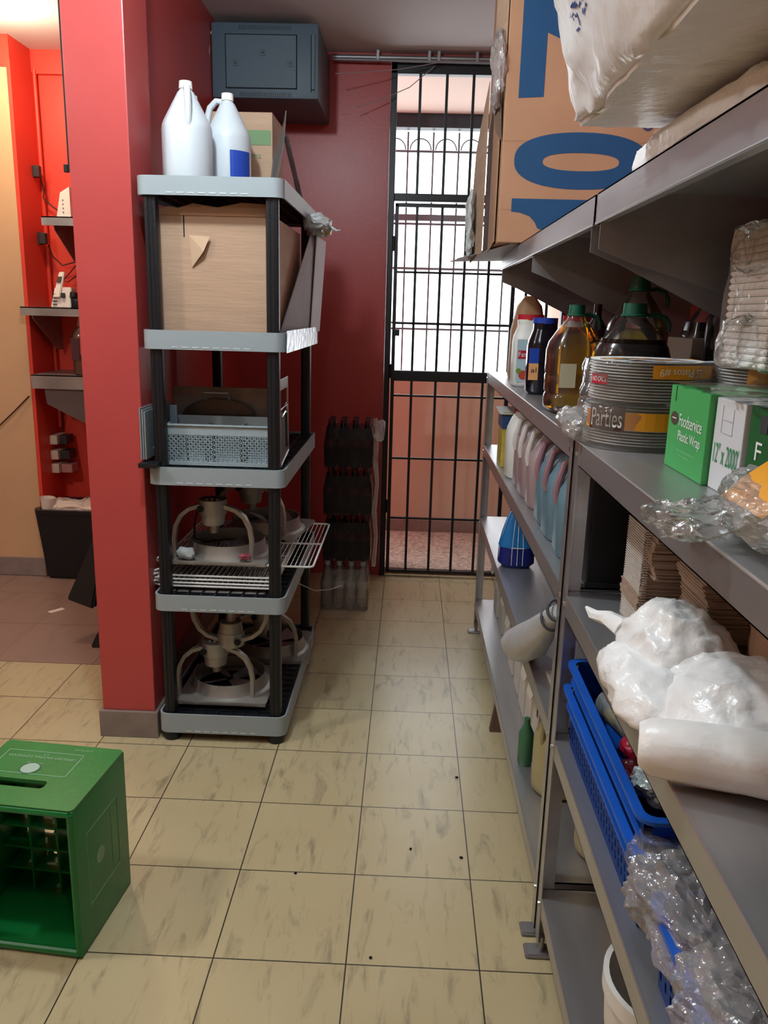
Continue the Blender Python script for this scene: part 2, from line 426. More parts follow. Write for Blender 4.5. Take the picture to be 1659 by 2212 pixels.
b = nb(); box(b, -1.6, 2.4, 5.74, 5.84, 2.745, 2.83); struct('trim_3', b, mat('beam_silhouette', '2A323C', 0.5))  # backlit lintel: its silhouette shade is put into the dark colour

# security gate (door in the opening)
def gate():
    y = 4.755
    t = thing('security_gate', 'black iron bar gate closing the doorway, thick lock rail across its middle', 'gate', (-0.14, y, 0))
    b = nb()
    box(b, -0.148, -0.115, y-.02, y+.03, 0.0, 2.86, .003); box(b, 0.845, 0.878, y-.02, y+.03, 0.0, 2.86, .003)
    box(b, -0.148, 0.878, y-.02, y+.03, 2.80, 2.865, .003)
    obj('outer_frame', b, black_metal, t)
    b = nb()
    box(b, -0.108, -0.088, y-.012, y+.018, 0.025, 2.15, .002); box(b, 0.555, 0.577, y-.012, y+.018, 0.025, 2.15, .002)
    box(b, -0.108, 0.577, y-.012, y+.018, 0.022, 0.04, .002); box(b, -0.108, 0.577, y-.012, y+.018, 2.135, 2.155, .002)
    obj('door_frame', b, black_metal, t)
    b = nb(); box(b, -0.108, 0.577, y-.02, y+.022, 1.185, 1.245, .004); obj('lock_rail', b, black_metal, t)
    b = nb(); box(b, -0.115, 0.845, y-.015, y+.02, 2.165, 2.205, .003); obj('transom_rail', b, black_metal, t)
    for z in (0.365, 0.73, 1.10, 1.45, 1.51, 1.79, 1.86):
        if z > 1.2 and z not in (1.51, 1.79): continue
        b = nb(); box(b, -0.1, 0.565, y-.006, y+.008, z-.006, z+.006, .001); obj('crossbar', b, black_metal, t)
    for x in (0.013, 0.152, 0.288, 0.424):
        b = nb(); box(b, x-.0075, x+.0075, y-.008, y+.008, 0.03, 2.15, .002); obj('bar', b, black_metal, t)
        for z in (1.51, 1.79):
            pass
    for x in (0.008, 0.150, 0.292, 0.434, 0.576, 0.71):
        b = nb(); box(b, x-.0075, x+.0075, y-.008, y+.008, 2.19, 2.81, .002); obj('top_bar', b, black_metal, t)
    for x in (0.64, 0.76):
        b = nb(); box(b, x-.0075, x+.0075, y-.008, y+.008, 0.03, 2.19, .002); obj('bar', b, black_metal, t)
    for z in (1.12, 0.36):
        b = nb(); box(b, 0.577, 0.85, y-.006, y+.008, z-.006, z+.006, .001); obj('crossbar', b, black_metal, t)
    b = nb()
    for x in (0.013, 0.152, 0.288, 0.424):
        for z in (1.51, 1.79): lathe(b, [(0.001, -.014), (.013, 0), (.001, .014)], (x, y-.004, z), 6)
    obj('rivet', b, black_metal, t)
    b = nb(); box(b, -0.10, -0.065, y-.04, y-.012, 1.44, 1.475, .003); box(b, -.10, -.09, y-.03, y-.02, 1.35, 1.45); obj('lock_case', b, black_metal, t)
    for z in (0.4, 1.2, 1.9):
        b = nb(); cyl(b, (-.112, y-.018, z), (-.112, y-.018, z+.08), .009); obj('hinge', b, black_metal, t)
gate()
# porch grille beyond
y = 5.86
t = thing('porch_grille', 'pale iron grille with arches standing on the low wall outside the gate', 'grille', (0.3, y, 1.14))
gm = mat('grey_grille_paint', '6E7C86', 0.5)
for i in range(19):
    x = -1.25+i*0.17
    b = nb(); box(b, x-.006, x+.006, y-.006, y+.006, 1.14, 2.74); obj('bar', b, gm, t)
for z in (1.46, 1.50, 2.16, 2.62):
    b = nb(); box(b, -1.3, 2.0, y-.007, y+.007, z-.007, z+.007); obj('rail', b, gm, t)
b = nb(); box(b, -1.3, 2.0, y-.02, y+.02, 2.18, 2.22); obj('rail', b, gm, t)
b = nb(); box(b, -1.3, 2.0, y-.02, y+.02, 1.86, 1.875); obj('rail', b, gm, t)
for i in range(18):
    x = -1.165+i*0.17
    b = nb(); tube(b, [(x+.07*math.cos(a*PI/10), y, 2.63+.07*math.sin(a*PI/10)) for a in range(11)], .005, 5); obj('arch', b, gm, t)

# ceiling light fixtures
def bulb(name, label, loc, col, glow):
    t = thing(name, label, 'ceiling light', loc)
    x, y, z = loc
    b = nb(); lathe(b, [(.055, -.035), (.06, -.02), (.06, 0)], (x, y, z), 24); obj('base', b, hdpe_w, t, True)
    b = nb(); cyl(b, (x, y, z-.05), (x, y, z-.035), .02); obj('lamp_holder', b, hdpe_w, t)
bulb('ceiling_light', 'white round ceiling lamp holder above the kitchen aisle', (-0.66, 1.92, 2.90), None, 0)
bulb('ceiling_light', 'white round ceiling lamp holder behind the camera position', (-0.12, 0.40, 2.90), None, 0)
bulb('ceiling_light', 'round ceiling lamp holder over the hall beyond the red pillar', (-1.97, 4.05, 2.90), None, 0)
bulb('ceiling_light', 'round ceiling lamp holder over the hall beside the aisle', (-2.3, 1.4, 2.90), None, 0)

# conduit and loose wires over the gate
t = thing('conduit_pipe', 'grey metal conduit running under the ceiling above the gate', 'pipe', (-.45, 4.71, 2.87))
b = nb(); cyl(b, (-.46, 4.71, 2.868), (.875, 4.71, 2.868), .012); obj('pipe', b, steel_d, t, True)
b = nb(); cyl(b, (-.46, 4.68, 2.848), (.875, 4.68, 2.84), .006); obj('cable', b, mat('grey_cable', '8C8C90', .4), t, True)
for x in (-.22, .05, .1, .3):
    b = nb(); box(b, x-.008, x+.008, 4.69, 4.73, 2.85, 2.90, .002); obj('clip', b, steel_d, t)
wm = mat('thin_grey_wire', '9A8F8E', .5)
b = nb(); tube(b, [(-.42, 4.45, 2.72), (-.3, 4.52, 2.745), (-.1, 4.62, 2.79), (.15, 4.68, 2.85)], .0022, 5)
tag(obj('loose_wire', b, wm, smooth=True), 'thin wire sagging from the grey cabinet up to the conduit', 'wire')
b = nb(); tube(b, [(-.33, 4.60, 2.60), (-.2, 4.65, 2.65), (-.05, 4.68, 2.72), (.08, 4.70, 2.83)], .0022, 5)
tag(obj('loose_wire', b, wm, smooth=True), 'lower thin wire rising across the red wall to the gate top', 'wire')

# ================================================================== wall cabinet
def cabinet():
    x0, x1, y0, y1, z0, z1 = -0.983, -0.476, 4.20, 4.745, 2.542, 2.868
    t = thing('network_cabinet', 'slate grey steel wall cabinet hung high in the corner over the jugs', 'cabinet', ((x0+x1)/2, y1, z0))
    b = nb(); box(b, x0, x1, y0, y1, z0, z1, .012); obj('body', b, cab_m, t, True)
    b = nb(); box(b, x0+.07, x1-.105, y0-.006, y0, z0+.045, z1-.055, .002); obj('door_panel', b, cab_m, t)
    b = nb()
    for a in ((x0+.066, x1-.101, z1-.055, z1-.051), (x0+.066, x1-.101, z0+.041, z0+.045), (x1-.105, x1-.101, z0+.041, z1-.051), (x0+.066, x0+.07, z0+.041, z1-.051)):
        box(b, a[0], a[1], y0-.0025, y0+.001, a[2], a[3])
    box(b, x1-.036, x1-.032, y0-.002, y0+.001, z0+.03, z1-.05); box(b, x1-.02, x1-.018, y0-.002, y0+.001, z0+.03, z1-.05)
    obj('door_gap', b, dark_hole, t)
    b = nb(); box(b, x1-.032, x1-.016, y0-.012, y0, z0+.04, z1-.05, .003); obj('hinge_strip', b, cab_m, t)
    for z in (z0+.008, z1-.032):
        b = nb()
        for k in range(24):
            x = x0+.13+k*.0105; prism(b, [(x, y0-.001, z), (x+.005, y0-.001, z), (x+.009, y0-.001, z+.018), (x+.004, y0-.001, z+.018)], (0, .0015, 0))
        obj('vent_slots', b, cab_d, t)
    for dx, dz in ((.115, .19), (.375, .19), (.245, .235)):
        l = nb(); box(l, x0+dx-.013, x0+dx+.013, y0-.010, y0-.005, z0+dz-.013-.04, z0+dz+.013-.04, .002); lo = obj('latch', l, cab_m, t)
        l = nb(); cyl(l, (x0+dx, y0-.010, z0+dz-.04), (x0+dx, y0-.013, z0+dz-.04), .006); obj('keyhole', l, cab_d, lo)
    # cable loop at left
    b = nb(); tube(b, [(x0+.02, y0+.1, z1+.01), (x0-.01, y0-.01, z1-.06), (x0-.006, y0-.03, z0+.19), (x0-.012, y0-.03, z0+.13), (x0-.03, y0, z0+.10)], .006, 7); obj('cable', b, wire_white, t, True)
cabinet()

# ================================================================== plastic rack on the left
SH = [(0.110, .075), (0.573, .06), (1.035, .062), (1.493, .062), (1.968, .058)]
RX0, RX1, RY0, RY1 = -0.886, -0.414, 2.70, 3.63
t = thing('storage_rack', 'five-tier plastic rack with black decks and grey rims against the red pillar', 'rack', ((RX0+RX1)/2, (RY0+RY1)/2, 0))
for z, h in SH:
    o_ = rrect(RX0, RX1, RY0, RY1, .035); i_ = rrect(RX0+.006, RX1-.006, RY0+.006, RY1-.006, .03)
    b = nb(); ringwall(b, o_, i_, z-h, z); rim = obj('rim', b, grey_rim, t, True)
    b = nb()
    for k in range(8):
        x = RX0+.10+k*.034; box(b, x, x+.022, RY0-.0012, RY0+.001, z-h+.006, z-h+.010)
    obj('rim_slots', b, mat('pale_slot', 'BCC6CA', .5), rim)
    b = nb()
    xs = [RX0+.014+i*(RX1-RX0-.028)/9 for i in range(10)]; ys = [RY0+.014+i*(RY1-RY0-.028)/19 for i in range(20)]
    box(b, RX0+.013, RX1-.013, RY0+.013, RY1-.013, z-.022, z-.014)
    for x in xs: box(b, x-.004, x+.004, ys[0], ys[-1], z-h+.012, z-.008)
    for yy in ys: box(b, xs[0], xs[-1], yy-.004, yy+.004, z-h+.012, z-.008)
    obj('deck', b, black_plastic, t)
PX = ((-.866, -.824), (-.476, -.433)); PY = ((2.712, 2.755), (3.57, 3.613))
for i, (xa, xb) in enumerate(PX):
    for j, (ya, yb) in enumerate(PY):
        for k in range(4):
            za, zb = SH[k][0]-.01, SH[k+1][0]-SH[k+1][1]+.015
            b = nb(); lathe(b, [(.021, za), (.021, zb)], ((xa+xb)/2, (ya+yb)/2, 0), 20, .35)
            for s in (-.007, .007): box(b, (xa+xb)/2+s-.002, (xa+xb)/2+s+.002, ya-.002, ya+.004, za, zb)
            obj('post', b, black_plastic, t, True)
        b = nb(); lathe(b, [(.030, 0.001), (.033, .03), (.028, .04)], ((xa+xb)/2, (ya+yb)/2, 0), 20); obj('foot', b, black_plastic, t, True)
# taped foil patch on the fourth shelf rim
b = nb(); sheet(b, (-.409, 2.712, 1.428), (0, 1, 0), (0, 0, 1), .90, .072, 30, 4, lambda s, q: .002+.004*abs(noise.noise(Vector((s*20, q*3, 1)))))
obj('foil_patch', b, mat('silver_tape', 'D4DCE2', .25, .4, bump=.4, bscale=30), t)

# --- top of the rack
def jug(name, label, loc, body_m, cap_m, r=.08, h=.29, rotz=0, group=None, handle_r=.011, sq=0.0, cat='jug'):
    t = thing(name, label, cat, loc, group)
    x, y, z = loc
    b = nb(); lathe(b, [(r*.86, .002), (r*.97, .010), (r, .03), (r, h*.545), (r*.975, h*.585), (r*.90, h*.63), (r*.33, h*.895), (r*.24, h*.92), (r*.24, h*.95)], loc, 36, sq)
    o = obj('body', b, body_m, t, True, 50)
    b = nb()
    tube(b, [(x-r*.22, y, z+h*.915), (x-r*.50, y, z+h*.925), (x-r*.78, y, z+h*.86), (x-r*.92, y, z+h*.74), (x-r*.93, y, z+h*.62), (x-r*.86, y, z+h*.55)], handle_r, 10)
    obj('handle', b, body_m, t, True)
    b = nb(); cyl(b, (x, y, z+h*.93), (x, y, z+h), r*.27, r*.25, 24); obj('cap', b, cap_m, t, True)
    t.rotation_euler = (0, 0, rotz)
    return t
zt = 1.955
j1 = jug('water_jug', 'milky plastic gallon jug with white cap at the front of the rack top', (-.760, 2.875, zt), hdpe, white_cap, .082, .325, rotz=1.9)
j2 = jug('water_jug', 'milky gallon jug with a blue label beside the cardboard carton on the rack', (-.655, 3.02, zt), hdpe, white_cap, .078, .325, rotz=-.25)
b = nb()
for k in range(6):
    a0 = -1.30+k*.17; a1 = a0+.17
    c = (-.655, 3.02); R = .0805
    quad(b, (c[0]+R*math.cos(a0), c[1]+R*math.sin(a0), zt+.02), (c[0]+R*math.cos(a1), c[1]+R*math.sin(a1), zt+.02), (c[0]+R*math.cos(a1), c[1]+R*math.sin(a1), zt+.135), (c[0]+R*math.cos(a0), c[1]+R*math.sin(a0), zt+.135))
b.normal_update()
j2.rotation_euler = (0, 0, 0)
lb = obj('label', b, label_blue, j2); lb['label'] = 'blue paper label'
b = nb()
for k in range(6):
    a0 = -1.30+k*.17; a1 = a0+.17; R = .0809
    quad(b, (c[0]+R*math.cos(a0), c[1]+R*math.sin(a0), zt+.022), (c[0]+R*math.cos(a1), c[1]+R*math.sin(a1), zt+.022), (c[0]+R*math.cos(a1), c[1]+R*math.sin(a1), zt+.05), (c[0]+R*math.cos(a0), c[1]+R*math.sin(a0), zt+.05))
obj('label_band', b, label_cyan, lb)
j3 = dup(j1, (-.79, 3.06, zt), 1.2, 'milky gallon jug mostly hidden behind the front jug on the rack')
t = thing('cardboard_carton', 'small tan carton with faded green stripes standing behind the jugs', 'carton', (-.64, 3.24, zt))
b = nb(); box(b, -.76, -.524, 3.16, 3.40, zt, 2.255, .002); obj('box', b, card, t)
b = nb(); box(b, -.755, -.53, 3.1585, 3.1595, 2.145, 2.195); obj('stripe', b, grn_print2, t)
b = nb(); box(b, -.60, -.555, 3.1585, 3.1595, 1.985, 2.002); obj('stripe', b, grn_print2, t)
b = nb(); text(b, 'xtrema', (-.655, 3.159, 2.10), (1, 0, 0), (0, 0, 1), w=.09, off=.0008); obj('lettering', b, grn_print2, t)
b = nb(); prism(b, [(-.516, 3.02, zt), (-.492, 2.99, zt), (-.470, 3.05, 2.12), (-.475, 3.15, 2.26), (-.495, 3.2, 2.20), (-.515, 3.12, 2.1)], (.004, .002, 0))
tag(obj('board_scrap', b, mat('grey_board', '5C5350', .8, bump=.3, bscale=20)), 'torn dark board scrap upright beside the striped carton', 'board')
b = nb()
sheet(b, (-.475, 3.10, 2.16), (.05, .30, -.32), (.35, 0, .35), .40, .022, 14, 2, lambda s, q: .008*noise.noise(Vector((s*9, q, 3))), .001)
tag(obj('plastic_strip', b, mat('dusty_plastic', '8E8280', .5, bump=.3)), 'dusty twisted plastic strip drooping from the rack top', 'strip')
t = thing('plastic_wad', 'crumpled white plastic wad hanging off the top rim of the rack', 'plastic bag', (-.385, 3.42, 1.89))
b = nb(); blob(b, (-.385, 3.42, 1.90), (.05, .13, .03), 3, .018, 18, 4); obj('wad', b, mat('crumpled_white_plastic', 'B9BFC0', .35, bump=.6, bscale=25), t, True, 20)
b = nb(); blob(b, (-.35, 3.42, 1.872), (.016, .02, .009), 5, .004, 30, 2); o = obj('yellow_scrap', b, mat('yellow_wrapper', 'C99A10', .4), t)
b = nb(); tube(b, [(-.355, 3.38, 1.90), (-.325, 3.37, 1.885), (-.305, 3.36, 1.875), (-.29, 3.36, 1.878)], [.012, .007, .004, .002], 6); obj('tail', b, MATS['crumpled_white_plastic'], t, True)

# --- big carton on shelf four
zt = 1.480
t = thing('large_carton', 'large brown cardboard box filling the fourth shelf of the rack', 'box', (-.65, 3.1, zt))
b = nb(); box(b, -.850, -.455, 2.775, 3.40, zt, 1.862, .003); obj('box', b, card, t)
b = nb()
prism(b, [(-.850, 2.771, 1.872), (-.80, 2.771, 1.885), (-.77, 2.771, 1.88), (-.72, 2.771, 1.895), (-.64, 2.771, 1.884), (-.56, 2.771, 1.90), (-.458, 2.771, 1.895), (-.458, 2.771, 1.858), (-.85, 2.771, 1.858)], (0, .0035, 0))
obj('torn_flap', b, card_d, t)
b = nb(); prism(b, [(-.735, 2.770, 1.795), (-.665, 2.764, 1.792), (-.685, 2.756, 1.745), (-.728, 2.772, 1.695)], (0, -.002, .001)); obj('torn_tab', b, mat('torn_card_face', 'C2A488', .8), t)
b = nb(); box(b, -.755, -.751, 2.7742, 2.7748, 1.79, 1.86); obj('tear', b, dark_hole, t)
t = thing('white_board_flap', 'white-lined board leaning open at the side of the large carton', 'board', (-.43, 3.3, zt))
b = nb()
prism(b, [(-.446, 2.80, zt+.002), (-.425, 3.52, zt+.002), (-.400, 3.50, 1.86), (-.412, 3.38, 1.86)], (.003, 0, 0)); obj('inner_panel', b, mat('grey_board_face', '9A969A', .7, var=.1, vscale=3), t)
b = nb(); prism(b, [(-.420, 3.45, zt-.0), (-.402, 3.62, zt), (-.374, 3.60, 1.85), (-.392, 3.42, 1.86)], (.003, 0, 0)); obj('outer_panel', b, card_w, t)

# --- shelf three: grey basket, chafing lid, steel tray
zt = 1.021
def lattice_basket():
    x0, x1, y0, y1, z0, z1 = -.838, -.462, 2.772, 2.93, zt+.004, 1.175
    t = thing('grey_basket', 'grey plastic lattice basket on the third shelf of the rack', 'basket', ((x0+x1)/2, (y0+y1)/2, z0))
    b = nb()
    box(b, x0, x1, y0, y0+.006, z1-.038, z1, .001); box(b, x0, x1, y0, y0+.006, z0, z0+.02, .001)
    box(b, x0, x1, y1-.006, y1, z0, z1+.012); box(b, x0, x0+.006, y0, y1, z0, z1); box(b, x1-.006, x1, y0, y1, z0, z1)
    box(b, x0, x1, y0, y1, z0, z0+.006)
    box(b, x0-.004, x1+.004, y0-.006, y0+.010, z1-.006, z1, .002)
    obj('frame', b, basket_g, t)
    b = nb(); zl, zh = z0+.02, z1-.038; H = zh-zl
    n = 22; pitch = (x1-x0)/n
    for k in range(-6, n+6):
        for s in (1, -1):
            xa = x0+k*pitch; xb = xa+s*H
            pa = [xa, zl]; pb = [xb, zh]
            lo, hi = x0, x1
            if max(xa, xb) < lo or min(xa, xb) > hi: continue
            tt0, tt1 = 0.0, 1.0
            for edge in (lo, hi):
                if (xa-edge)*(xb-edge) < 0:
                    q = (edge-xa)/(xb-xa)
                    if (edge == lo) == (s == 1): tt0 = max(tt0, q)
                    else: tt1 = min(tt1, q)
            A = (xa+(xb-xa)*tt0, zl+H*tt0); B_ = (xa+(xb-xa)*tt1, zl+H*tt1)
            strap(b, [(A[0], y0+.003, A[1]), (B_[0], y0+.003, B_[1])], (0, 1, 0), .004, .0036)
    for k in range(1, 4):
        x = x0+(x1-x0)*k/4-.02; box(b, x-.003, x+.003, y0+.001, y0+.006, zl, zh)
    obj('lattice', b, basket_g, t)
    for k in range(1, 3):
        b = nb(); x = x0+(x1-x0)*k/3; box(b, x-.002, x+.002, y0+.05, y1-.006, z0+.006, z1-.01); obj('divider', b, basket_g, t)
    b = nb(); box(b, x0+.004, x0+.03, y0+.04, y0+.05, z1-.01, z1+.06, .003); obj('end_tab', b, mat('dark_grey_plastic', '48545C', .5), t)
lattice_basket()
t = thing('chafing_lid', 'dull steel dome lid with a loop handle propped behind the grey basket', 'lid', (-.70, 3.0, zt))
b = nb(); box(b, -.880, -.475, 3.022, 3.028, zt, 1.282, .002); obj('back_plate', b, mat('scratched_steel', '7E736C', .4, .55, var=.35, vscale=7, bump=.1), t)
b = nb(); N_ = 24
prism(b, [(-.70-.135, 2.96, 1.10)]+[(-.70-.135*math.cos(PI*i/N_), 2.96, 1.155+.088*math.sin(PI*i/N_)**.7) for i in range(N_+1)]+[(-.70+.135, 2.96, 1.10)], (0, .05, 0))
obj('dome', b, mat('smoky_steel', '4A423E', .3, .7, var=.3, vscale=5), t, True)
b = nb(); tube(b, [(-.745, 2.955, 1.243), (-.745, 2.945, 1.268), (-.655, 2.945, 1.268), (-.655, 2.955, 1.243)], .006, 8); obj('handle', b, steel_d, t, True)
for px, lab in ((-.900, 0),):
    t = thing('metal_tray', 'thin grey trays standing on edge between the rack and the pillar', 'tray', (-.888, 2.78, 1.06))
    for k, xx in enumerate((-.904, -.896, -.8885)):
        b = nb(); box(b, xx, xx+.005, 2.695, 3.0, 1.06, 1.235-.006*k, .001); obj('tray', b, mat('pale_grey_metal', '8E989C', .4, .3), t)
b = nb(); box(b, -.9035+.0, -.84, 2.66, 2.72, 1.037, 1.053, .002)
tag(obj('black_bar', b, black_plastic), 'flat black bar end poking out left of the third rack shelf', 'bar')
t = thing('cooling_frame', 'bright steel tray frames leaning at the right end of the third rack shelf', 'tray frame', (-.445, 2.9, zt))
b = nb(); tube(b, [(-.445, 2.80, zt+.01), (-.445, 2.80, 1.225), (-.445, 2.97, 1.235), (-.445, 2.985, zt+.04), (-.445, 2.80, zt+.01)], .005, 8); obj('frame', b, steel, t, True)
b = nb(); box(b, -.448, -.444, 2.82, 2.96, zt+.02, 1.215); obj('sheet', b, cab_d, t)
b = nb(); tube(b, [(-.444, 2.83, 1.20), (-.44, 2.88, 1.215), (-.44, 2.93, 1.205), (-.44, 2.94, 1.08)], .004, 6); obj('handle', b, chrome, t, True)
b = nb(); box(b, -.455, -.45, 2.78, 3.03, 1.29, 1.33, .002); box(b, -.455, -.45, 3.02, 3.03, 1.03, 1.33); obj('upright_plate', b, steel_d, t)

# --- wire shelves (stack) and fan assemblies
def wire_shelf(name, label, x0, x1, y0, y1, z, n=26, grp='white wire shelves stacked on the second rack shelf'):
    t = thing(name, label, 'wire shelf', ((x0+x1)/2, (y0+y1)/2, z), grp)
    b = nb(); tube(b, [(p[0], p[1], z) for p in rrect(x0, x1, y0, y1, .02, 3)], .0042, 8, True)
    tube(b, [(x0, (y0+y1)/2, z-.002), (x1, (y0+y1)/2, z-.002)], .004, 6)
    obj('frame', b, wire_white, t, True)
    b = nb()
    for k in range(1, n):
        x = x0+(x1-x0)*k/n; tube(b, [(x, y0, z+.002), (x, y1, z+.002)], .0018, 5)
    obj('wires', b, wire_white, t, True)
    b = nb(); tube(b, [(x0, y0+.01, z), (x0-.014, y0+.004, z+.006), (x0-.008, y0-.004, z+.018), (x0+.006, y0+.002, z+.022)], .004, 6); obj('hook', b, wire_white, t, True)
    return t
ws = [('lowest white wire shelf of the stack on the second rack shelf', .580, -.896, -.47), ('second white wire shelf from the bottom of the stack', .592, -.890, -.465),
      ('white wire shelf in the middle of the stack', .606, -.897, -.46), ('fourth white wire shelf up the stack, under the wide one', .620, -.892, -.46)]
for lb_, z, xa, xb in ws: wire_shelf('wire_shelf', lb_, xa, xb, 2.785, 3.36, z, 22)
wire_shelf('wire_shelf', 'widest white wire shelf on top of the stack, jutting out right over the aisle', -.885, -.328, 2.80, 3.42, .663, 34)

def fan_unit(label, cx, y0, z, grp):
    t = thing('fan_assembly', label, 'fan part', (cx, y0+.18, z), grp)
    b = nb(); ringwall(b, rrect(cx-.172, cx+.172, y0, y0+.36, .03), [(cx+.13*math.cos(2*PI*i/28+.11), y0+.18+.13*math.sin(2*PI*i/28+.11)) for i in range(28)], z, z+.006)
    box(b, cx-.172, cx+.172, y0, y0+.004, z-.0, z+.014)
    obj('base_plate', b, galv, t)
    b = nb(); lathe(b, [(.165, .006), (.150, .012), (.142, .03), (.140, .058), (.137, .058), (.139, .03), (.147, .010)], (cx, y0+.18, z), 40, caps=False); obj('collar', b, galv, t, True)
    pts = [(cx-.14, 0, .006), (cx-.142, 0, .08), (cx-.135, 0, .125), (cx-.115, 0, .165), (cx-.085, 0, .19), (cx-.05, 0, .202), (cx, 0, .206), (cx+.05, 0, .202), (cx+.085, 0, .19), (cx+.115, 0, .165), (cx+.135, 0, .125), (cx+.142, 0, .08), (cx+.14, 0, .006)]
    b = nb(); strap(b, [(p[0]-.03, y0+.07, z+p[2]) for p in pts], (0, 1, 0), .026, .014); obj('arch_bracket', b, galv, t, True)
    hx = cx-.03; hy = y0+.08
    b = nb(); cyl(b, (hx, hy, z+.175), (hx, hy, z+.228), .050, .050, 28); cyl(b, (hx, hy, z+.135), (hx, hy, z+.175), .040, .046, 28)
    cyl(b, (hx, hy+.01, z+.10), (hx, hy+.01, z+.135), .016, .02, 12)
    m_ = obj('motor', b, galv, t, True)
    b = nb(); cyl(b, (hx-.035, hy-.052, z+.20), (hx-.035, hy-.046, z+.20), .012); obj('cable_hole', b, dark_hole, m_)
    b = nb()
    for k in range(3):
        lathe(b, [(.006, 0), (.007, .006), (.001, .008)], (hx-.02+k*.02, hy-.01, z+.228), 10)
    obj('terminal', b, chrome, m_, True)
    for k in range(4):
        a = k*PI/2+.6; ca, sa = math.cos(a), math.sin(a)
        b = nb(); P0 = Vector((cx, y0+.18, z+.03))
        prism(b, [P0+Vector((ca*.015-sa*.01, sa*.015+ca*.01, .0)), P0+Vector((ca*.11-sa*.05, sa*.11+ca*.05, .02)), P0+Vector((ca*.12+sa*.02, sa*.12-ca*.02, -.005)), P0+Vector((ca*.015+sa*.012, sa*.015-ca*.012, -.006))], (0, 0, .0015))
        obj('blade', b, steel_d, t)
    return t
g = 'galvanised fan assemblies on the two lower rack shelves'
f1 = fan_unit('steel fan assembly with arched bracket on top of the wire shelves, nearest', -.668, 2.765, .668, g)
f2 = dup(f1, (-.585, 3.30, .600), -.0, 'second arched fan assembly on the middle shelf behind the nearest one', g, rot=(0, 0, -.15))
f2.location.z = .668
f3 = dup(f1, (-.672, 2.945, .118), 0, 'arched fan assembly standing upright at the front of the bottom rack shelf', g)
f4 = dup(f1, (-.672, 2.945, .548), 0, 'upside-down fan assembly above the upright one on the bottom shelf', g, rot=(0, PI, 0))
f4.location.z = .562
f5 = dup(f1, (-.575, 3.36, .102), .1, 'arched fan assembly at the back of the bottom rack shelf', g)
# wads and paper on the fans
b = nb(); blob(b, (-.79, 2.80, .703), (.03, .02, .022), 8, .008, 30, 3); tag(obj('plastic_wad', b, MATS['crumpled_white_plastic'], smooth=True), 'small pale plastic wad lying on the nearest fan base plate', 'plastic')
b = nb(); blob(b, (-.575, 2.795, .692), (.02, .012, .010), 9, .01, 40, 3); tag(obj('pink_ribbon', b, mat('pink_ribbon', '9A4A58', .6)), 'small crumpled pink ribbon on the front edge of the wire shelf', 'ribbon')
b = nb(); tube(b, [(-.75, 2.83, .86), (-.77, 2.86, .80), (-.785, 2.90, .73), (-.74, 2.96, .70), (-.68, 2.97, .71)], .004, 6); obj('cable', b, black_plastic, f1, True)
b = nb(); tube(b, [(-.43, 3.1, .50), (-.36, 3.15, .45), (-.30, 3.2, .44), (-.25, 3.2, .46)], .0025, 6); tag(obj('loose_wire', b, wm, smooth=True), 'pale wire curving out of the lower right side of the rack', 'wire')

# ================================================================== drink packs by the back wall
def bottle_pack(name, label, x0, y0, z0, body, capm, labm, h, nx=4, ny=3, r=.0315, grp=None, wrap=True, clearb=False):
    t = thing(name, label, 'bottle pack', (x0+nx*r, y0+ny*r, z0), grp)
    first = None
    for j in range(ny):
        for i in range(nx):
            cx, cy = x0+r+2*r*i, y0+r+2*r*j
            if first is None:
                b = nb(); lathe(b, [(r*.8, .001), (r*.96, .01), (r*.96, h*.18), (r*.88, h*.30), (r*.96, h*.42), (r*.96, h*.62), (r*.85, h*.72), (r*.42, h*.90), (r*.38, h*.93)], (cx, cy, z0), 14); bo = obj('bottle', b, body, t, True)
                b = nb(); lathe(b, [(r*.985, h*.44), (r*.985, h*.60)], (cx, cy, z0), 14, caps=False); obj('label_band', b, labm, bo, True)
                b = nb(); cyl(b, (cx, cy, z0+h*.91), (cx, cy, z0+h), r*.46, r*.44, 12); obj('cap', b, capm, bo, True)
                first = (bo, cx, cy)
            else:
                c = first[0].copy(); COL.objects.link(c); c.parent = t; c.location = first[0].location+Vector((cx-first[1], cy-first[2], 0))
                for ch in first[0].children:
                    d = ch.copy(); COL.objects.link(d); d.parent = c
    if wrap:
        b = nb()
        P = rrect(x0-.003, x0+2*r*nx+.003, y0-.003, y0+2*r*ny+.003, .02, 4)
        rows = []
        for k in range(7):
            z = z0+.002+(h*.84)*k/6; s = 1 if k < 5 else (1-.05*(k-4))
            cx, cy = x0+r*nx, y0+r*ny
            rows.append([b.verts.new((cx+(p[0]-cx)*s+.003*noise.noise(Vector((p[0]*40, p[1]*40, z*30))), cy+(p[1]-cy)*s+.003*noise.noise(Vector((p[1]*40, p[0]*30, z*30+5))), z)) for p in P])
        for a, c_ in zip(rows, rows[1:]):
            for i in range(len(P)): b.faces.new((a[i], a[(i+1) % len(P)], c_[(i+1) % len(P)], c_[i]))
        obj('shrink_wrap', b, clear if name == 'water_pack' else pack_wrap, t, True, 60)
    return t
water_m = film('water_bottle_plastic', haze=.10, bump=.3, bscale=20)
g = 'shrink-wrapped drink packs piled by the gate'
bottle_pack('water_pack', 'pack of clear water bottles with white caps at the bottom of the pile', -.438, 4.12, 0.002, water_m, mat('pale_cap', '9A9A98', .5), film('pale_band', haze=.5), .268)
labs = ['pack of dark soda bottles, lowest of the three above the water', 'middle pack of dark soda bottles in the pile by the gate', 'topmost pack of dark soda bottles in the pile by the gate']
zz = .272
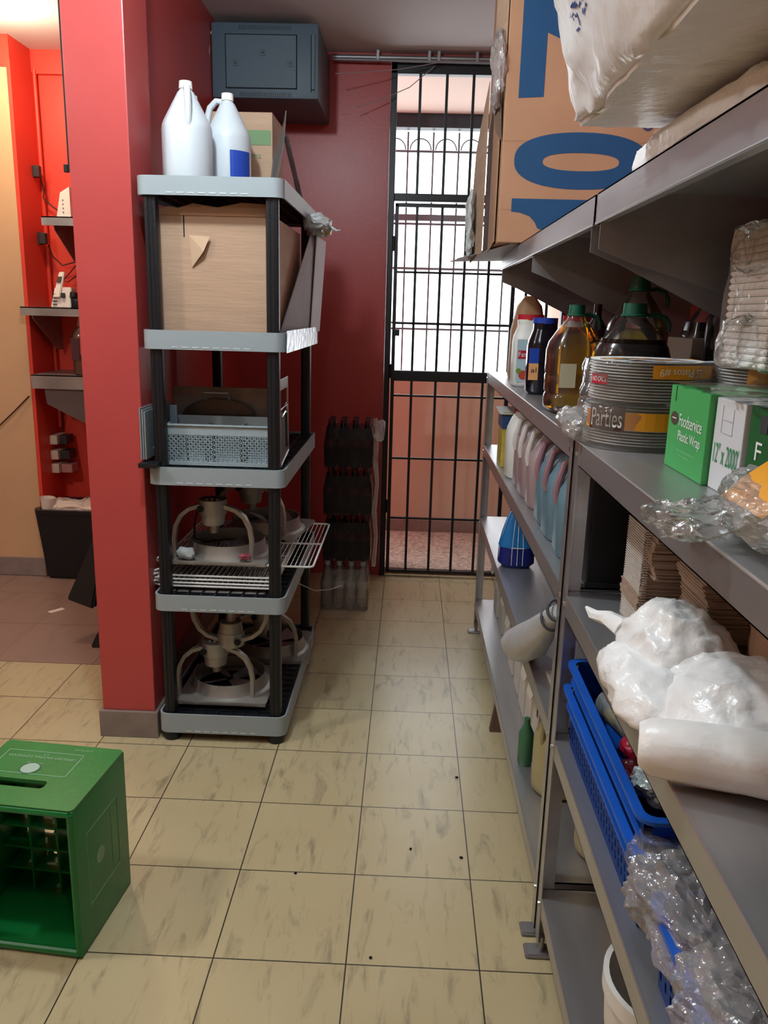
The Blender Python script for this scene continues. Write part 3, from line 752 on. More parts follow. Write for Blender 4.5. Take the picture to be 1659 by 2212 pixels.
for k in range(3):
    bottle_pack('soda_pack', labs[k], -.432+.002*k, 4.14, zz, cola, mat('dark_red_cap', '4A1218', .5), mat('red_soda_band', '6A1A22', .5), .25)
    zz += .252
b = nb()
pts = [(-.17, 4.14, 1.04), (-.155, 4.14, .95), (-.165, 4.15, .82), (-.15, 4.14, .70), (-.165, 4.15, .55), (-.15, 4.14, .42), (-.16, 4.14, .25)]
tube(b, pts, [.012, .010, .016, .010, .015, .010, .012], 7)
blob(b, (-.145, 4.14, .98), (.03, .02, .05), 4, .015, 25, 3)
tag(obj('torn_wrap', b, clear_bag, smooth=True), 'strip of torn clear wrap hanging down the right edge of the soda pile', 'plastic wrap')

# ================================================================== green bottle crate
def green_crate():
    cx, cy = -.906, 1.81
    t = thing('bottle_crate', 'green plastic beer crate standing on end with its open mouth towards the viewer', 'crate', (cx, cy, 0))
    x0, x1, y0, y1, z0, z1 = cx-.165, cx+.162, cy-.14, cy+.14, 0.0, .412
    th = .010
    # top (end wall) with hand hole
    b = nb(); hx0, hx1, hy0, hy1 = cx-.10, cx+.045, y0+.075, y0+.108
    O = rrect(x0, x1, y0, y1, .012, 6); I = rrect(hx0, hx1, hy0, hy1, .012, 6)
    # match ring ordering
    ringwall(b, O, I, z1-th, z1)
    top = obj('end_wall', b, grn_cr, t, True)
    b = nb(); box(b, x0, x1, y0, y1-.001, z0, z0+th, .004); obj('end_wall', b, grn_cr, t, True)
    b = nb(); box(b, x1-th, x1, y0, y1, z0+.001, z1-.004, .004); side = obj('side_wall', b, grn_cr, t, True)
    b = nb(); box(b, x0, x0+th, y0, y1, z0+.001, z1-.004, .004); obj('side_wall', b, grn_cr, t, True)
    b = nb()
    for z in (z0+.012, z1-.012): tube(b, [(x0+.01, y0+.004, z), (x1-.01, y0+.004, z)], .009, 8)
    for x in (x0+.008, x1-.008): tube(b, [(x, y0+.004, z0+.01), (x, y0+.004, z1-.01)], .009, 8)
    obj('mouth_rim', b, grn_cr, t, True)
    b = nb(); n1, n2 = 12, 16
    X_ = [x0+th+(x1-x0-2*th)*i/n1 for i in range(n1+1)]; Z_ = [z0+th+(z1-z0-2*th)*k/n2 for k in range(n2+1)]
    random.seed(4); G = [[b.verts.new((X_[i]+(random.uniform(-.006, .006) if 0 < i < n1 else 0), y1-.008, Z_[k]+(random.uniform(-.006, .006) if 0 < k < n2 else 0))) for i in range(n1+1)] for k in range(n2+1)]
    fs = []
    for k in range(n2):
        for i in range(n1):
            if 0 < i < n1-1 and 1 < k < n2-1 and i % 2 == 0 and (k+(i//2)) % 2 == 0: continue
            if 0 < i < n1-1 and 1 < k < n2-1 and i % 2 == 1 and (k % 4) == 1: continue
            fs.append(b.faces.new((G[k][i], G[k][i+1], G[k+1][i+1], G[k+1][i])))
    bmesh.ops.solidify(b, geom=fs, thickness=.005); obj('bottom_lattice', b, grn_cr, t)
    b = nb()
    for i in range(1, 4):
        x = x0+th+(x1-x0-2*th)*i/4; box(b, x-.003, x+.003, y0+.20, y1-.014, z0+.012, z1-.012)
    for k in range(1, 6):
        z = z0+th+(z1-z0-2*th)*k/6; box(b, x0+.011, x1-.011, y0+.20, y1-.014, z-.003, z+.003)
    obj('cell_dividers', b, grn_cr, t)
    # print on top, reads from the far side
    b = nb(); zt = z1+.0004
    ax0, ax1, ay0, ay1 = cx-.135, cx+.075, y0+.130, y0+.235
    for q in ((ax0, ax1, ay0, ay0+.002), (ax0, ax1, ay1-.002, ay1), (ax0, ax0+.002, ay0, ay1), (ax1-.002, ax1, ay0, ay1)): box(b, q[0], q[1], q[2], q[3], zt-.0003, zt+.0004)
    text(b, 'CERVECERIA NACIONAL DOMINICANA', (ax1-.012, ay1-.022, zt), (-1, 0, 0), (0, -1, 0), w=.185, h=.011, off=.0006)
    text(b, 'S.A.', (cx-.018, ay1-.006-.004, zt), (-1, 0, 0), (0, -1, 0), w=.016, h=.006, off=.0006)
    text(b, '24 BOTELLAS', (ax1+.012, ay1+.024, zt), (-1, 0, 0), (0, -1, 0), w=.05, h=.006, off=.0006)
    box(b, cx-.055, cx-.012, ay0+.050, ay0+.052, zt-.0003, zt+.0004)
    obj('print', b, grn_print, top)
    b = nb(); lathe(b, [(.023, 0), (.023, .0006)], (cx-.033, ay0+.026, zt), 24); obj('round_emblem', b, mat('emblem_grey', '9FB8A8', .6), top)
    b = nb(); ringwall(b, [(cx-.033+.027*math.cos(a*PI/12), ay0+.026+.027*math.sin(a*PI/12)) for a in range(24)], [(cx-.033+.0245*math.cos(a*PI/12), ay0+.026+.0245*math.sin(a*PI/12)) for a in range(24)], zt-.0002, zt+.0006); obj('emblem_ring', b, mat('emblem_dark', '3E6A56', .6), top)
    # faint print on the side
    b = nb(); xs = x1+.0004
    for q in ((cy-.085, cy+.085, .11, .1118), (cy-.085, cy+.085, .31, .3118), (cy-.085, cy-.0832, .11, .31), (cy+.0832, cy+.085, .11, .31), (cy+.045, cy+.0465, .14, .30)): box(b, xs-.0003, xs+.0004, q[0], q[1], q[2], q[3])
    cyl(b, (xs, cy-.02, .21), (xs+.0006, cy-.02, .21), .022, .022, 24)
    obj('side_print', b, mat('faint_side_print', '7BA07A', .6), side)
    t.rotation_euler = (0, 0, -.095)
green_crate()

# ================================================================== hall things on the far left
b = nb(); box(b, -1.135, -1.101, 2.80, 2.815, 1.985, 2.9, .002); box(b, -1.15, -1.135, 2.80, 2.812, 1.985, 2.01, .003)
tag(obj('hanging_strip', b, black_metal), 'black metal strip fixed down the upper left edge of the red pillar', 'metal strip')
def wallshelf(label, x0, x1, z, y0, gx, gdrop, lip=.045):
    t = thing('mounted_shelf', label, 'wall shelf', ((x0+x1)/2, 4.82, z))
    b = nb(); box(b, x0, x1, y0, 4.82, z-.006, z); box(b, x0, x1, y0, y0+.004, z-lip, z); box(b, x0, x1, 4.806, 4.82, z, z+.05); obj('shelf_top', b, steel_d, t)
    for g_ in gx:
        b = nb(); prism(b, [(g_, y0+.03, z-.006), (g_, 4.82, z-.006), (g_, 4.82, z-gdrop), (g_, 4.74, z-gdrop), (g_, y0+.03, z-.06)], (.004, 0, 0)); obj('bracket', b, steel_d, t)
    return t
wallshelf('small steel wall shelf in the hall, highest of three', -1.95, -1.12, 2.01, 4.42, (-1.90,), .24)
wallshelf('steel wall shelf in the hall carrying the cordless phone', -2.10, -1.12, 1.548, 4.42, (-2.05, -1.2), .24)
t = thing('wall_counter', 'low steel wall counter with a large tapered bracket in the hall', 'wall shelf', (-1.6, 4.82, 1.19))
b = nb(); box(b, -2.06, -1.12, 4.40, 4.82, 1.184, 1.19); box(b, -2.06, -1.12, 4.40, 4.404, 1.115, 1.19); obj('counter_top', b, steel_d, t)
b = nb(); prism(b, [(-2.00, 4.42, 1.115), (-1.12, 4.42, 1.115), (-1.12, 4.42, .60), (-1.99, 4.42, 1.03)], (0, .004, 0)); obj('apron', b, mat('grey_apron_steel', '6A6060', .5, .5), t)
t = thing('router', 'white upright device standing on the highest hall shelf', 'router', (-1.845, 4.45, 2.01))
b = nb(); prism(b, [(-1.875, 4.44, 2.01), (-1.80, 4.44, 2.01), (-1.80, 4.44, 2.16), (-1.85, 4.44, 2.13)], (0, .03, 0)); obj('case', b, hdpe_w, t)
b = nb()
for k in range(4): box(b, -1.84, -1.835, 4.4385, 4.44, 2.03+k*.02, 2.036+k*.02)
obj('port', b, print_dk, t)
# phone
t = phone_t = thing('cordless_phone', 'white cordless phone in its base on the middle hall shelf', 'phone', (-1.88, 4.50, 1.548))
b = nb(); hexa(b, [(-1.945, 4.45, 1.548), (-1.835, 4.45, 1.548), (-1.835, 4.56, 1.548), (-1.945, 4.56, 1.548), (-1.925, 4.47, 1.655), (-1.835, 4.47, 1.655), (-1.835, 4.53, 1.655), (-1.925, 4.53, 1.655)], .004); bo = obj('base', b, hdpe_w, t, True)
b = nb(); box(b, -1.885, -1.865, 4.446, 4.459, 1.60, 1.625, .002); 
for k in range(4): box(b, -1.932, -1.91, 4.447, 4.457, 1.562+k*.018, 1.566+k*.018)
obj('keys', b, print_dk, bo)
b = nb(); hexa(b, [(-1.925, 4.44, 1.60), (-1.89, 4.44, 1.60), (-1.89, 4.46, 1.60), (-1.925, 4.46, 1.60), (-1.905, 4.49, 1.735), (-1.875, 4.49, 1.735), (-1.875, 4.51, 1.735), (-1.905, 4.51, 1.735)], .004); hs = obj('handset', b, hdpe_w, t, True)
b = nb(); hexa(b, [(-1.912, 4.462, 1.68), (-1.89, 4.462, 1.68), (-1.89, 4.47, 1.68), (-1.912, 4.47, 1.68), (-1.905, 4.476, 1.71), (-1.885, 4.476, 1.71), (-1.885, 4.484, 1.71), (-1.905, 4.484, 1.71)]); obj('screen', b, print_dk, hs)
b = nb(); box(b, -1.83, -1.79, 4.44, 4.55, 1.548, 1.60, .006); cyl(b, (-1.81, 4.43, 1.60), (-1.81, 4.44, 1.625), .02); tag(obj('small_speaker', b, black_plastic, smooth=True), 'small dark device directly right of the cordless phone', 'device')
# bottle
t = thing('liquor_bottle', 'clear glass bottle with brown liquid on the hall counter', 'bottle', (-1.80, 4.47, 1.19))
b = nb(); lathe(b, [(.038, .002), (.045, .01), (.045, .20), (.038, .235), (.016, .26), (.013, .33), (.015, .335), (.015, .35)], (-1.80, 4.47, 1.19), 24); obj('glass', b, film('bottle_glass', haze=.03, bump=.02, lo=.06), t, True)
b = nb(); lathe(b, [(.036, .008), (.0425, .014), (.0425, .11)], (-1.80, 4.47, 1.19), 24); obj('liquid', b, whisky, t, True)
b = nb(); box(b, -1.835, -1.79, 4.417, 4.4245, 1.27, 1.39); obj('label', b, mat('plum_label', '4A2430', .6), t)
# sockets, plugs and cables
pk = mat('dark_plug', '2E2A2C', .5); socks = []; psocks = []
for k, (x, z, lb_) in enumerate(((-2.135, 2.27, 'upper black plug adapter on a red wall box in the hall'), (-2.125, 1.92, 'lower black plug adapter on a red wall box in the hall'))):
    t = thing('wall_socket', lb_, 'socket', (x, 4.70, z)); socks.append(t)
    b = nb(); box(b, x-.03, x+.02, 4.74, 4.82, z-.035, z+.035, .004); obj('socket_box', b, red_hall, t)
    b = nb(); box(b, x+.0, x+.035, 4.70, 4.74, z-.035, z+.035, .004); box(b, x+.035, x+.07, 4.69, 4.73, z-.03, z+.03, .004); obj('adapter', b, pk, t)
for k, z in enumerate((.79, .70, .62)):
    t = thing('power_socket', ['topmost of three beige sockets above the hall bin', 'middle of three beige sockets above the hall bin', 'lowest beige socket above the hall bin with a pale plug'][k], 'socket', (-2.13, 4.70, z)); psocks.append(t)
    b = nb(); box(b, -2.10, -2.055, 4.66, 4.79, z-.027, z+.027, .004); obj('box', b, mat('beige_socket', 'CDBDAA', .5), t)
    b = nb(); box(b, -2.055, -2.01+.01*k, 4.69, 4.79, z-.03, z+.022, .006); obj('plug', b, pk if k < 2 else mat('pale_plug', 'B58078', .5), t)
rc = mat('dark_thin_cord', '3A1A18', .6)
cords = [([(-2.08, 4.74, 2.24), (-2.07, 4.76, 2.18), (-2.08, 4.76, 2.14), (-2.04, 4.77, 2.10), (-1.98, 4.77, 2.06), (-1.9, 4.77, 2.03)], .004, 'dark cord hanging from the upper plug adapter to the highest shelf'),
         ([(-2.06, 4.74, 1.89), (-2.05, 4.76, 1.83), (-2.0, 4.77, 1.78), (-1.93, 4.77, 1.80), (-1.88, 4.77, 1.86), (-1.84, 4.77, 1.9)], .004, 'dark cord swinging from the lower plug adapter up to the high shelf'),
         ([(-1.83, 4.74, 1.88), (-1.90, 4.76, 1.80), (-1.98, 4.77, 1.72), (-2.04, 4.77, 1.66), (-2.05, 4.77, 1.60)], .003, 'thin tangled cord dropping behind the phone shelf'),
         ([(-1.80, 4.74, 1.84), (-1.88, 4.76, 1.75), (-1.97, 4.76, 1.69), (-2.02, 4.77, 1.70), (-2.0, 4.77, 1.60)], .003, 'second thin tangled cord crossing above the phone'),
         ([(-2.6, 4.505, .77), (-2.45, 4.50, .80), (-2.32, 4.50, .88), (-2.22, 4.50, .97), (-2.13, 4.51, 1.06)], .004, 'brown cable sagging across the beige wall'),
         ([(-2.08, 4.80, .82), (-2.06, 4.80, .95), (-2.05, 4.80, 1.10)], .003, 'cord rising from the three sockets to the counter')]
for i_, (pts, r, lb_) in enumerate(cords):
    b = nb(); tube(b, pts, r, 6)
    if i_ == 4: tag(obj('wall_cable', b, rc, smooth=True), lb_, 'cable')
    else: obj('cord', b, rc, (socks[0], socks[1], phone_t, phone_t, None, psocks[0])[i_], True)
b = nb(); tube(b, [(-2.095, 4.79, 2.80), (-2.09, 4.79, 1.6), (-2.088, 4.79, .85)], .012, 8); tag(obj('wall_conduit', b, red_hall, smooth=True), 'red-painted conduit running down the corner of the hall wall', 'conduit')
# bin with rubbish
t = thing('waste_bin', 'black rectangular bin full of white cups against the hall wall', 'bin', (-1.95, 4.62, 0))
b = nb()
hexa(b, [(-2.085, 4.47, .0), (-1.75, 4.47, .0), (-1.75, 4.76, .0), (-2.085, 4.76, .0), (-2.125, 4.45, .405), (-1.70, 4.45, .405), (-1.70, 4.79, .405), (-2.125, 4.79, .405)], .012); obj('body', b, black_plastic, t, True)
b = nb(); ringwall(b, rrect(-2.135, -1.69, 4.44, 4.80, .05), rrect(-2.11, -1.715, 4.465, 4.775, .04), .395, .418); obj('rim', b, black_plastic, t, True)
cup_m = mat('paper_cup_white', 'E6D8CC', .6)
for k, (x, y, rx, lb_) in enumerate(((-2.07, 4.50, .08, 'upright white foam cup at the left edge of the bin'), (-1.93, 4.60, 1.2, 'white cup lying on its side in the bin'), (-1.80, 4.53, -.9, 'white cup tipped towards the pillar in the bin'))):
    b = nb(); lathe(b, [(.030, 0), (.041, .075), (.043, .077), (.040, .077), (.029, .003)], (0, 0, 0), 24)
    bmesh.ops.rotate(b, verts=b.verts, cent=(0, 0, 0), matrix=Matrix.Rotation(rx, 3, 'Y')); bmesh.ops.translate(b, verts=b.verts, vec=(x, y, .405))
    tag(obj('foam_cup', b, cup_m, smooth=True), lb_, 'cup')
b = nb(); blob(b, (-1.92, 4.57, .42), (.17, .10, .03), 12, .025, 14, 4); tag(obj('waste_paper', b, cup_m), 'crumpled white paper rubbish filling the top of the bin', 'rubbish', kind='stuff')
# black cone and base beside the pillar
t = thing('floor_squeegee', 'black tapering plastic scoop leaning behind the foot of the red pillar', 'scoop', (-1.5, 3.65, 0))
b = nb(); hexa(b, [(-1.60, 3.60, .20), (-1.46, 3.56, .17), (-1.40, 3.70, .19), (-1.55, 3.72, .21), (-1.42, 3.66, .62), (-1.39, 3.66, .62), (-1.38, 3.69, .62), (-1.41, 3.69, .62)], .008); obj('scoop', b, black_plastic, t, True)
b = nb(); hexa(b, [(-1.46, 3.50, .0), (-1.3, 3.50, .0), (-1.3, 3.66, .0), (-1.44, 3.66, .0), (-1.44, 3.54, .06), (-1.30, 3.54, .2), (-1.30, 3.64, .2), (-1.42, 3.64, .06)], .008); cyl(b, (-1.36, 3.6, .1), (-1.40, 3.66, .5), .02); obj('foot', b, black_plastic, t, True)
b = nb(); box(b, -1.83, -1.80, 3.92, 4.0, .0013, .0035); tag(obj('straw', b, cup_m), 'tiny white straw lying on the grey hall tiles', 'straw').rotation_euler = (0, 0, -.7)
# specks on the floor
for k, (x, y) in enumerate(((.20, 2.10), (.21, 2.53), (-.05, 1.70), (.05, 2.13), (-.28, 2.0))):
    b = nb(); blob(b, (x, y, .003), (.004+.002*(k < 2), .0035, .0025), k, .001, 200, 2)
    tag(obj('floor_speck', b, dark_hole), ['dark crumb on the tiles closest to the twin steel feet', 'dark crumb on the floor nearest the wooden wedge under the shelving', 'dark crumb lowest in the picture, in the middle of the aisle floor', 'dark crumb in the middle of the aisle floor, short of the wooden wedge', 'dark crumb on the aisle tiles nearest the green crate'][k], 'crumb', 'dark crumbs scattered on the cream tiles')

# ================================================================== steel shelving on the right
XF, XW = .37, .875
def steel_shelf_part(t, y0, y1, z, lip=.052, m=None, xf=XF):
    b = nb(); box(b, xf, XW-.03, y0, y1, z-.003, z)
    box(b, xf, xf+.003, y0, y1, z-lip, z, 0); box(b, XW-.033, XW-.03, y0, y1, z-lip, z); box(b, xf, XW-.03, y0, y0+.003, z-lip, z); box(b, xf, XW-.03, y1-.003, y1, z-lip, z)
    box(b, xf, xf+.018, y0, y1, z-lip, z-lip+.002)
    tube(b, [(xf+.001, y0, z-.002), (xf+.001, y1, z-.002)], .003, 6)
    return obj('shelf', b, m or steel, t)
def angle_post(t, x, y, sx, sy, h=1.305, w=.038):
    b = nb(); box(b, min(x, x+sx*w), max(x, x+sx*w), min(y, y+sy*.0025), max(y, y+sy*.0025), .03, h)
    box(b, min(x, x+sx*.0025), max(x, x+sx*.0025), min(y, y+sy*w), max(y, y+sy*w), .03, h); p = obj('post', b, steel, t)
    fx, fy = x+sx*.004, y+sy*.027
    b = nb(); cyl(b, (fx+sx*.008, fy, .008), (fx+sx*.008, fy, .05), .008)
    hexa(b, [(fx-.036, fy-.026, .001), (fx+.036, fy-.026, .001), (fx+.036, fy+.026, .001), (fx-.036, fy+.026, .001), (fx-.030, fy-.022, .010), (fx+.030, fy-.022, .010), (fx+.030, fy+.022, .010), (fx-.030, fy+.022, .010)], .003)
    obj('foot', b, steel_d, p)
    for z in (.14, .575, .935, 1.28):
        b = nb(); cyl(b, (x-sx*.004, y+sy*.02, z), (x+sx*.004, y+sy*.02, z), .006, .005, 8); obj('bolt', b, chrome, p, True)
        b = nb(); cyl(b, (x+sx*.02, y-sy*.004, z), (x+sx*.02, y+sy*.004, z), .006, .005, 8); obj('bolt', b, chrome, p, True)
for nm, y0, y1, lb_ in (('far', 1.795, 3.905, 'far stainless steel shelving unit along the right wall, jugs and oil on it'), ('near', -.35, 1.772, 'near stainless steel shelving unit at the right edge, blue crates on it')):
    t = thing('steel_shelving', lb_, 'shelving', (.6, (y0+y1)/2, 0))
    for z in (.168, .602, .960, 1.308): steel_shelf_part(t, y0, y1, z)
    angle_post(t, XF-.002, y0-.001, 1, 1); angle_post(t, XF-.002, y1+.001, 1, -1); angle_post(t, XW-.028, y0-.001, -1, 1); angle_post(t, XW-.028, y1+.001, -1, -1)
b = nb(); prism(b, [(.355, 2.86, 0.0), (.40, 2.86, 0.0), (.40, 2.88, .14), (.38, 2.88, .14)], (0, .03, 0)); tag(obj('wood_prop', b, wood), 'small brown wooden wedge under the bottom shelf of the far unit', 'wedge')
# upper wall shelves
for y0, y1, lb_, gy, dr in ((1.785, 3.56, 'far wall-mounted steel shelf carrying the big numbered carton', (3.54,), .185), (-.3, 1.765, 'near wall-mounted steel shelf carrying the white plastic bags', (1.735,), .12)):
    t = thing('mounted_shelf', lb_, 'wall shelf', (.6, (y0+y1)/2, 1.755)); z = 1.813
    b = nb(); box(b, XF, .88, y0, y1, z-.003, z); box(b, XF, XF+.003, y0, y1, z-.058, z); box(b, XF, XF+.02, y0, y1, z-.058, z-.055); box(b, XF, .88, y0, y0+.003, z-.058, z); box(b, .865, .88, y0, y1, z, z+.06)
    tube(b, [(XF+.001, y0, z-.058), (XF+.001, y1, z-.058)], .003, 6)
    obj('shelf_top', b, steel, t)
    for g_ in gy+(y0+.03, (y0+y1)/2):
        b = nb(); prism(b, [(XF+.004, g_, z-.004), (.88, g_, z-.004), (.88, g_, z-.11-dr*1.25), (XF+.07, g_, z-.135), (XF+.004, g_, z-.11)], (0, .004, 0)); obj('bracket', b, steel_d, t)

# ---- big numbered carton on the far wall shelf
def ten_carton():
    x0, x1, y0, y1, z0, z1 = .292, .872, 3.0, 3.62, 1.816, 2.78
    t = thing('numbered_carton', 'big cardboard carton printed with a large sideways blue 10 on the far wall shelf', 'box', ((x0+x1)/2, (y0+y1)/2, z0))
    b = nb(); box(b, x0, x1, y0, y1, z0, z1, .004); bx = obj('box', b, mat('orange_cardboard', 'B58A6A', .8, bump=.12, bscale=10, var=.08, vscale=4), t)
    b = nb()
    n = Vector((0, -1, 0)); 
    # glyphs are rotated 90 deg: text right = +z, text up = -x
    prism(b, [(.334, y0, 1.962), (.66, y0, 1.962), (.66, y0, 1.862), (.440, y0, 1.862), (.428, y0, 1.866), (.418, y0, 1.885), (.398, y0, 1.905), (.365, y0, 1.916), (.334, y0, 1.919)], (0, -.0012, 0))
    bo_ = nb(); nE = 48
    oe = [(.562+.228*math.copysign(abs(math.cos(2*PI*i/nE))**.9, math.cos(2*PI*i/nE)), 2.086+.091*math.copysign(abs(math.sin(2*PI*i/nE))**.8, math.sin(2*PI*i/nE))) for i in range(nE)]
    ie = [(.561+.130*math.copysign(abs(math.cos(2*PI*i/nE))**.9, math.cos(2*PI*i/nE)), 2.083+.029*math.copysign(abs(math.sin(2*PI*i/nE))**.8, math.sin(2*PI*i/nE))) for i in range(nE)]
    vo = [b.verts.new((x, y0-.0012, z)) for x, z in oe]; vi = [b.verts.new((x, y0-.0012, z)) for x, z in ie]
    for i in range(nE): b.faces.new((vo[i], vo[(i+1) % nE], vi[(i+1) % nE], vi[i]))
    bo_.free()
    prism(b, [(.336, y0, 2.28), (.420, y0, 2.285), (.420, y0, 2.48), (.64, y0, 2.39), (.64, y0, 2.49), (.41, y0, 2.585), (.336, y0, 2.575)], (0, -.0012, 0))
    obj('large_print', b, blue_ink, bx)
    b = nb(); text(b, 'ONZ', (.800, y0, 2.185), (0, 0, 1), (-1, 0, 0), w=.17, h=.045, off=.0012); obj('small_print', b, mat('navy_print', '3A4468', .6), bx)
    b = nb()
    box(b, x0+.002, x1, y0-.0008, y0, 2.145, 2.149); box(b, x0+.002, x1, y0-.0008, y0, 1.925, 1.927)
    obj('crease', b, card_d, bx)
    # side print reading upward
    b = nb(); text(b, 'VASOS 16 ONZ', (x0, 3.19, 1.85), (0, 0, 1), (0, 1, 0), w=.19, h=.035, off=-.001); 
    for v in b.verts: v.co.x = x0-.009
    b_side = b
    # torn side flaps
    f = nb(); prism(f, [(x0-.006, 3.05, 1.822), (x0-.006, 3.28, 1.80), (x0-.006, 3.30, 2.36), (x0-.006, 3.24, 2.40), (x0-.006, 3.10, 2.28), (x0-.006, 3.05, 2.22)], (-.003, 0, 0)); fl = obj('side_flap', f, card_d, t)
    obj('side_print', b_side, blue_ink, fl)
    f = nb(); prism(f, [(x0-.03, 3.28, 1.80), (x0-.05, 3.60, 1.78), (x0-.05, 3.62, 2.05), (x0-.045, 3.60, 2.22), (x0-.03, 3.45, 2.36), (x0-.03, 3.28, 2.40)], (-.003, 0, 0)); obj('side_flap', f, card, t)
    f = nb(); prism(f, [(x0-.004, 3.0, 2.42), (x0-.03, 3.12, 2.44), (x0-.03, 3.12, 2.78), (x0-.004, 3.0, 2.78)], (-.003, 0, 0)); obj('side_flap', f, card, t)
    f = nb(); prism(f, [(x0-.004, 3.01, 2.15), (x0-.02, 3.05, 2.18), (x0-.03, 3.10, 2.30), (x0-.012, 3.04, 2.34)], (-.002, 0, 0)); obj('torn_corner', f, mat('dark_kraft', '6B5546', .8), t)
    f = nb(); blob(f, (x0-.028, 3.05, 2.37), (.012, .07, .12), 21, .02, 18, 4); obj('inner_liner', f, clear_bag, t)
    f = nb(); blob(f, (x0-.065, 3.50, 1.92), (.010, .07, .13), 22, .02, 18, 4); obj('inner_liner', f, mat('white_liner', 'C6CCCE', .4, bump=.5, bscale=20), t)
ten_carton()
b = nb(); 
for k in range(3): hexa(b, [(.34, 3.03, 1.8135+.001*k), (.80, 3.03, 1.8135+.001*k), (.80, 3.72, 1.8135+.001*k), (.16+.03*k, 3.72, 1.79+.012*k), (.34, 3.03, 1.8145+.001*k), (.80, 3.03, 1.8145+.001*k), (.80, 3.72, 1.8145+.001*k), (.16+.03*k, 3.72, 1.793+.012*k)])
tag(obj('flat_cardboard', b, mat('pale_flat_board', 'A8A4A2', .6)), 'flattened pale board sheets under the big numbered carton', 'board')

# ---- big white package and bag on the near wall shelf
t = thing('wrapped_package', 'large white plastic-wrapped package overhanging the near wall shelf at the top', 'package', (.55, 1.05, 1.872))
b = nb(); G = []
tmp = nb(); bmesh.ops.create_cube(tmp, size=2); bmesh.ops.subdivide_edges(tmp, edges=tmp.edges, cuts=26, use_grid_fill=True)
for v in tmp.verts:
    p = v.co.copy(); z = (p.z+1)/2
    lean = -.15*z
    q = Vector((.265+(p.x+1)/2*.61+lean*(1-(p.x+1)/2), .62+(p.y+1)/2*.84+.0*z, 1.872+z*.50))
    bul = (1-abs(p.y)**4)*(1-abs(p.z)**4)
    if p.x < -.99: q.x -= .025*bul
    if abs(p.x) > .999 or p.y > .99: q += Vector((1 if p.x > 0 else -1, .4, 0))*(.012*ridged(q*1.0, 7, 3)+.006*noise.noise(q*14))
    v.co = q
bmesh.ops.bevel(tmp, geom=[e for e in tmp.edges if e.calc_face_angle(0) > 1.2], offset=.008, segments=2, affect='EDGES')
wb = obj('wrapped_body', tmp, mat('glossy_white_plastic', 'ECEAEA', .26, bump=.9, bscale=11, spec=.6), t, True, 60); b.free()
b = nb()
random.seed(3)
for k in range(34):
    y = 1.0+random.random()*.30; z = 1.95+random.random()*.07
    box(b, .2245+.0, .2255, y, y+.012+.01*random.random(), z, z+.003)
for k in range(7): 
    y = 1.06+k*.033; box(b, .2240, .2250, y, y+.003, 1.96, 2.05)
bpy.context.view_layer.update()
for v in b.verts:
    o_ = wl(wb); hit, loc_, nn, ii = wb.ray_cast(Vector((-.1, v.co.y, v.co.z))-o_, Vector((1, 0, 0)))
    if hit: v.co.x = loc_.x+o_.x-.0012
obj('pen_print', b, ink_blue, t)
t = thing('white_bag', 'low white plastic bag lying on the near wall shelf under the package', 'plastic bag', (.55, 1.3, 1.813))
b = nb(); blob(b, (.52, 1.30, 1.834), (.145, .38, .034), 31, .010, 12, 5, .55, flat=1.8135); obj('bag', b, white_bag, t, True, 60)
b = nb(); blob(b, (.47, .94, 1.835), (.07, .05, .028), 33, .006, 12, 3, .6, flat=1.8135); o = obj('pink_corner', b, mat('pink_print_plastic', 'D88A88', .35), t, True); o['label'] = 'pink printed corner'

# ================================================================== bottles on the upper (oil) shelf
ZS = 1.3085
def pet_bottle(label, loc, r, h, liq, capm, level=.78, sq=.5, rot=0, grp=None, label_m=None, cap_r=.26):
    x, y, z = loc
    t = thing('oil_bottle', label, 'bottle', loc, grp)
    prof = [(r*.80, .001), (r*.98, .012), (r, .03), (r*.985, h*.16), (r*.94, h*.18), (r*.985, h*.20), (r, h*.34), (r*.97, h*.36), (r, h*.38), (r, h*.58), (r*.92, h*.66), (r*.62, h*.78), (r*.34, h*.87), (r*.27, h*.90), (r*.27, h*.93)]
    b = nb(); lathe(b, prof, loc, 36, sq); obj('shell', b, pet, t, True, 50)
    b = nb(); lp = [(max(.001, q[0]-.003), q[1]+(.003 if q[1] < .01 else 0)) for q in prof if q[1] < h*level]; lp.append((lp[-1][0]*.93, h*level))
    lathe(b, lp, loc, 36, sq); obj('liquid', b, liq, t, True, 50)
    b = nb(); cyl(b, (x, y, z+h*.91), (x, y, z+h), r*cap_r*1.25, r*cap_r*1.18, 28)
    lathe(b, [(r*.36, h*.895), (r*.38, h*.90), (r*.38, h*.91), (r*.36, h*.915)], loc, 24)
    obj('cap', b, capm, t, True)
    b = nb(); tube(b, [(x+r*.33, y, z+h*.905), (x+r*.55, y, z+h*.915), (x+r*.85, y, z+h*.89), (x+r*.95, y, z+h*.84), (x+r*.95, y, z+h*.78)], .006, 8); obj('carry_handle', b, capm, t, True)
    if label_m:
        b = nb(); box(b, x-r*.80, x-r*.15, y-r*1.012, y-r*.995, z+h*.25, z+h*.47); obj('label', b, label_m, t)
    t.rotation_euler = (0, 0, rot)
    return t
pet_bottle('square bottle of golden oil with green cap at the front of the oil shelf', (.452, 2.30, ZS), .068, .292, oil_gold, green_cap, .80, .55, label_m=label_cream, rot=.1)
pet_bottle('round-shouldered oil jug with green cap behind the wrapped plates', (.535, 2.02, ZS), .088, .295, oil_dark, green_cap, .72, .15)
pet_bottle('tall oil jug with green cap behind the front oil jug', (.650, 2.42, ZS), .085, .375, mat('olive_oil', '7A6A10', .05, trans=.9, ior=1.2), green_cap, .62, .15)
pet_bottle('dark oil jug standing deepest on the oil shelf', (.795, 2.25, ZS), .07, .34, vinegar, black_plastic, .75, .3)
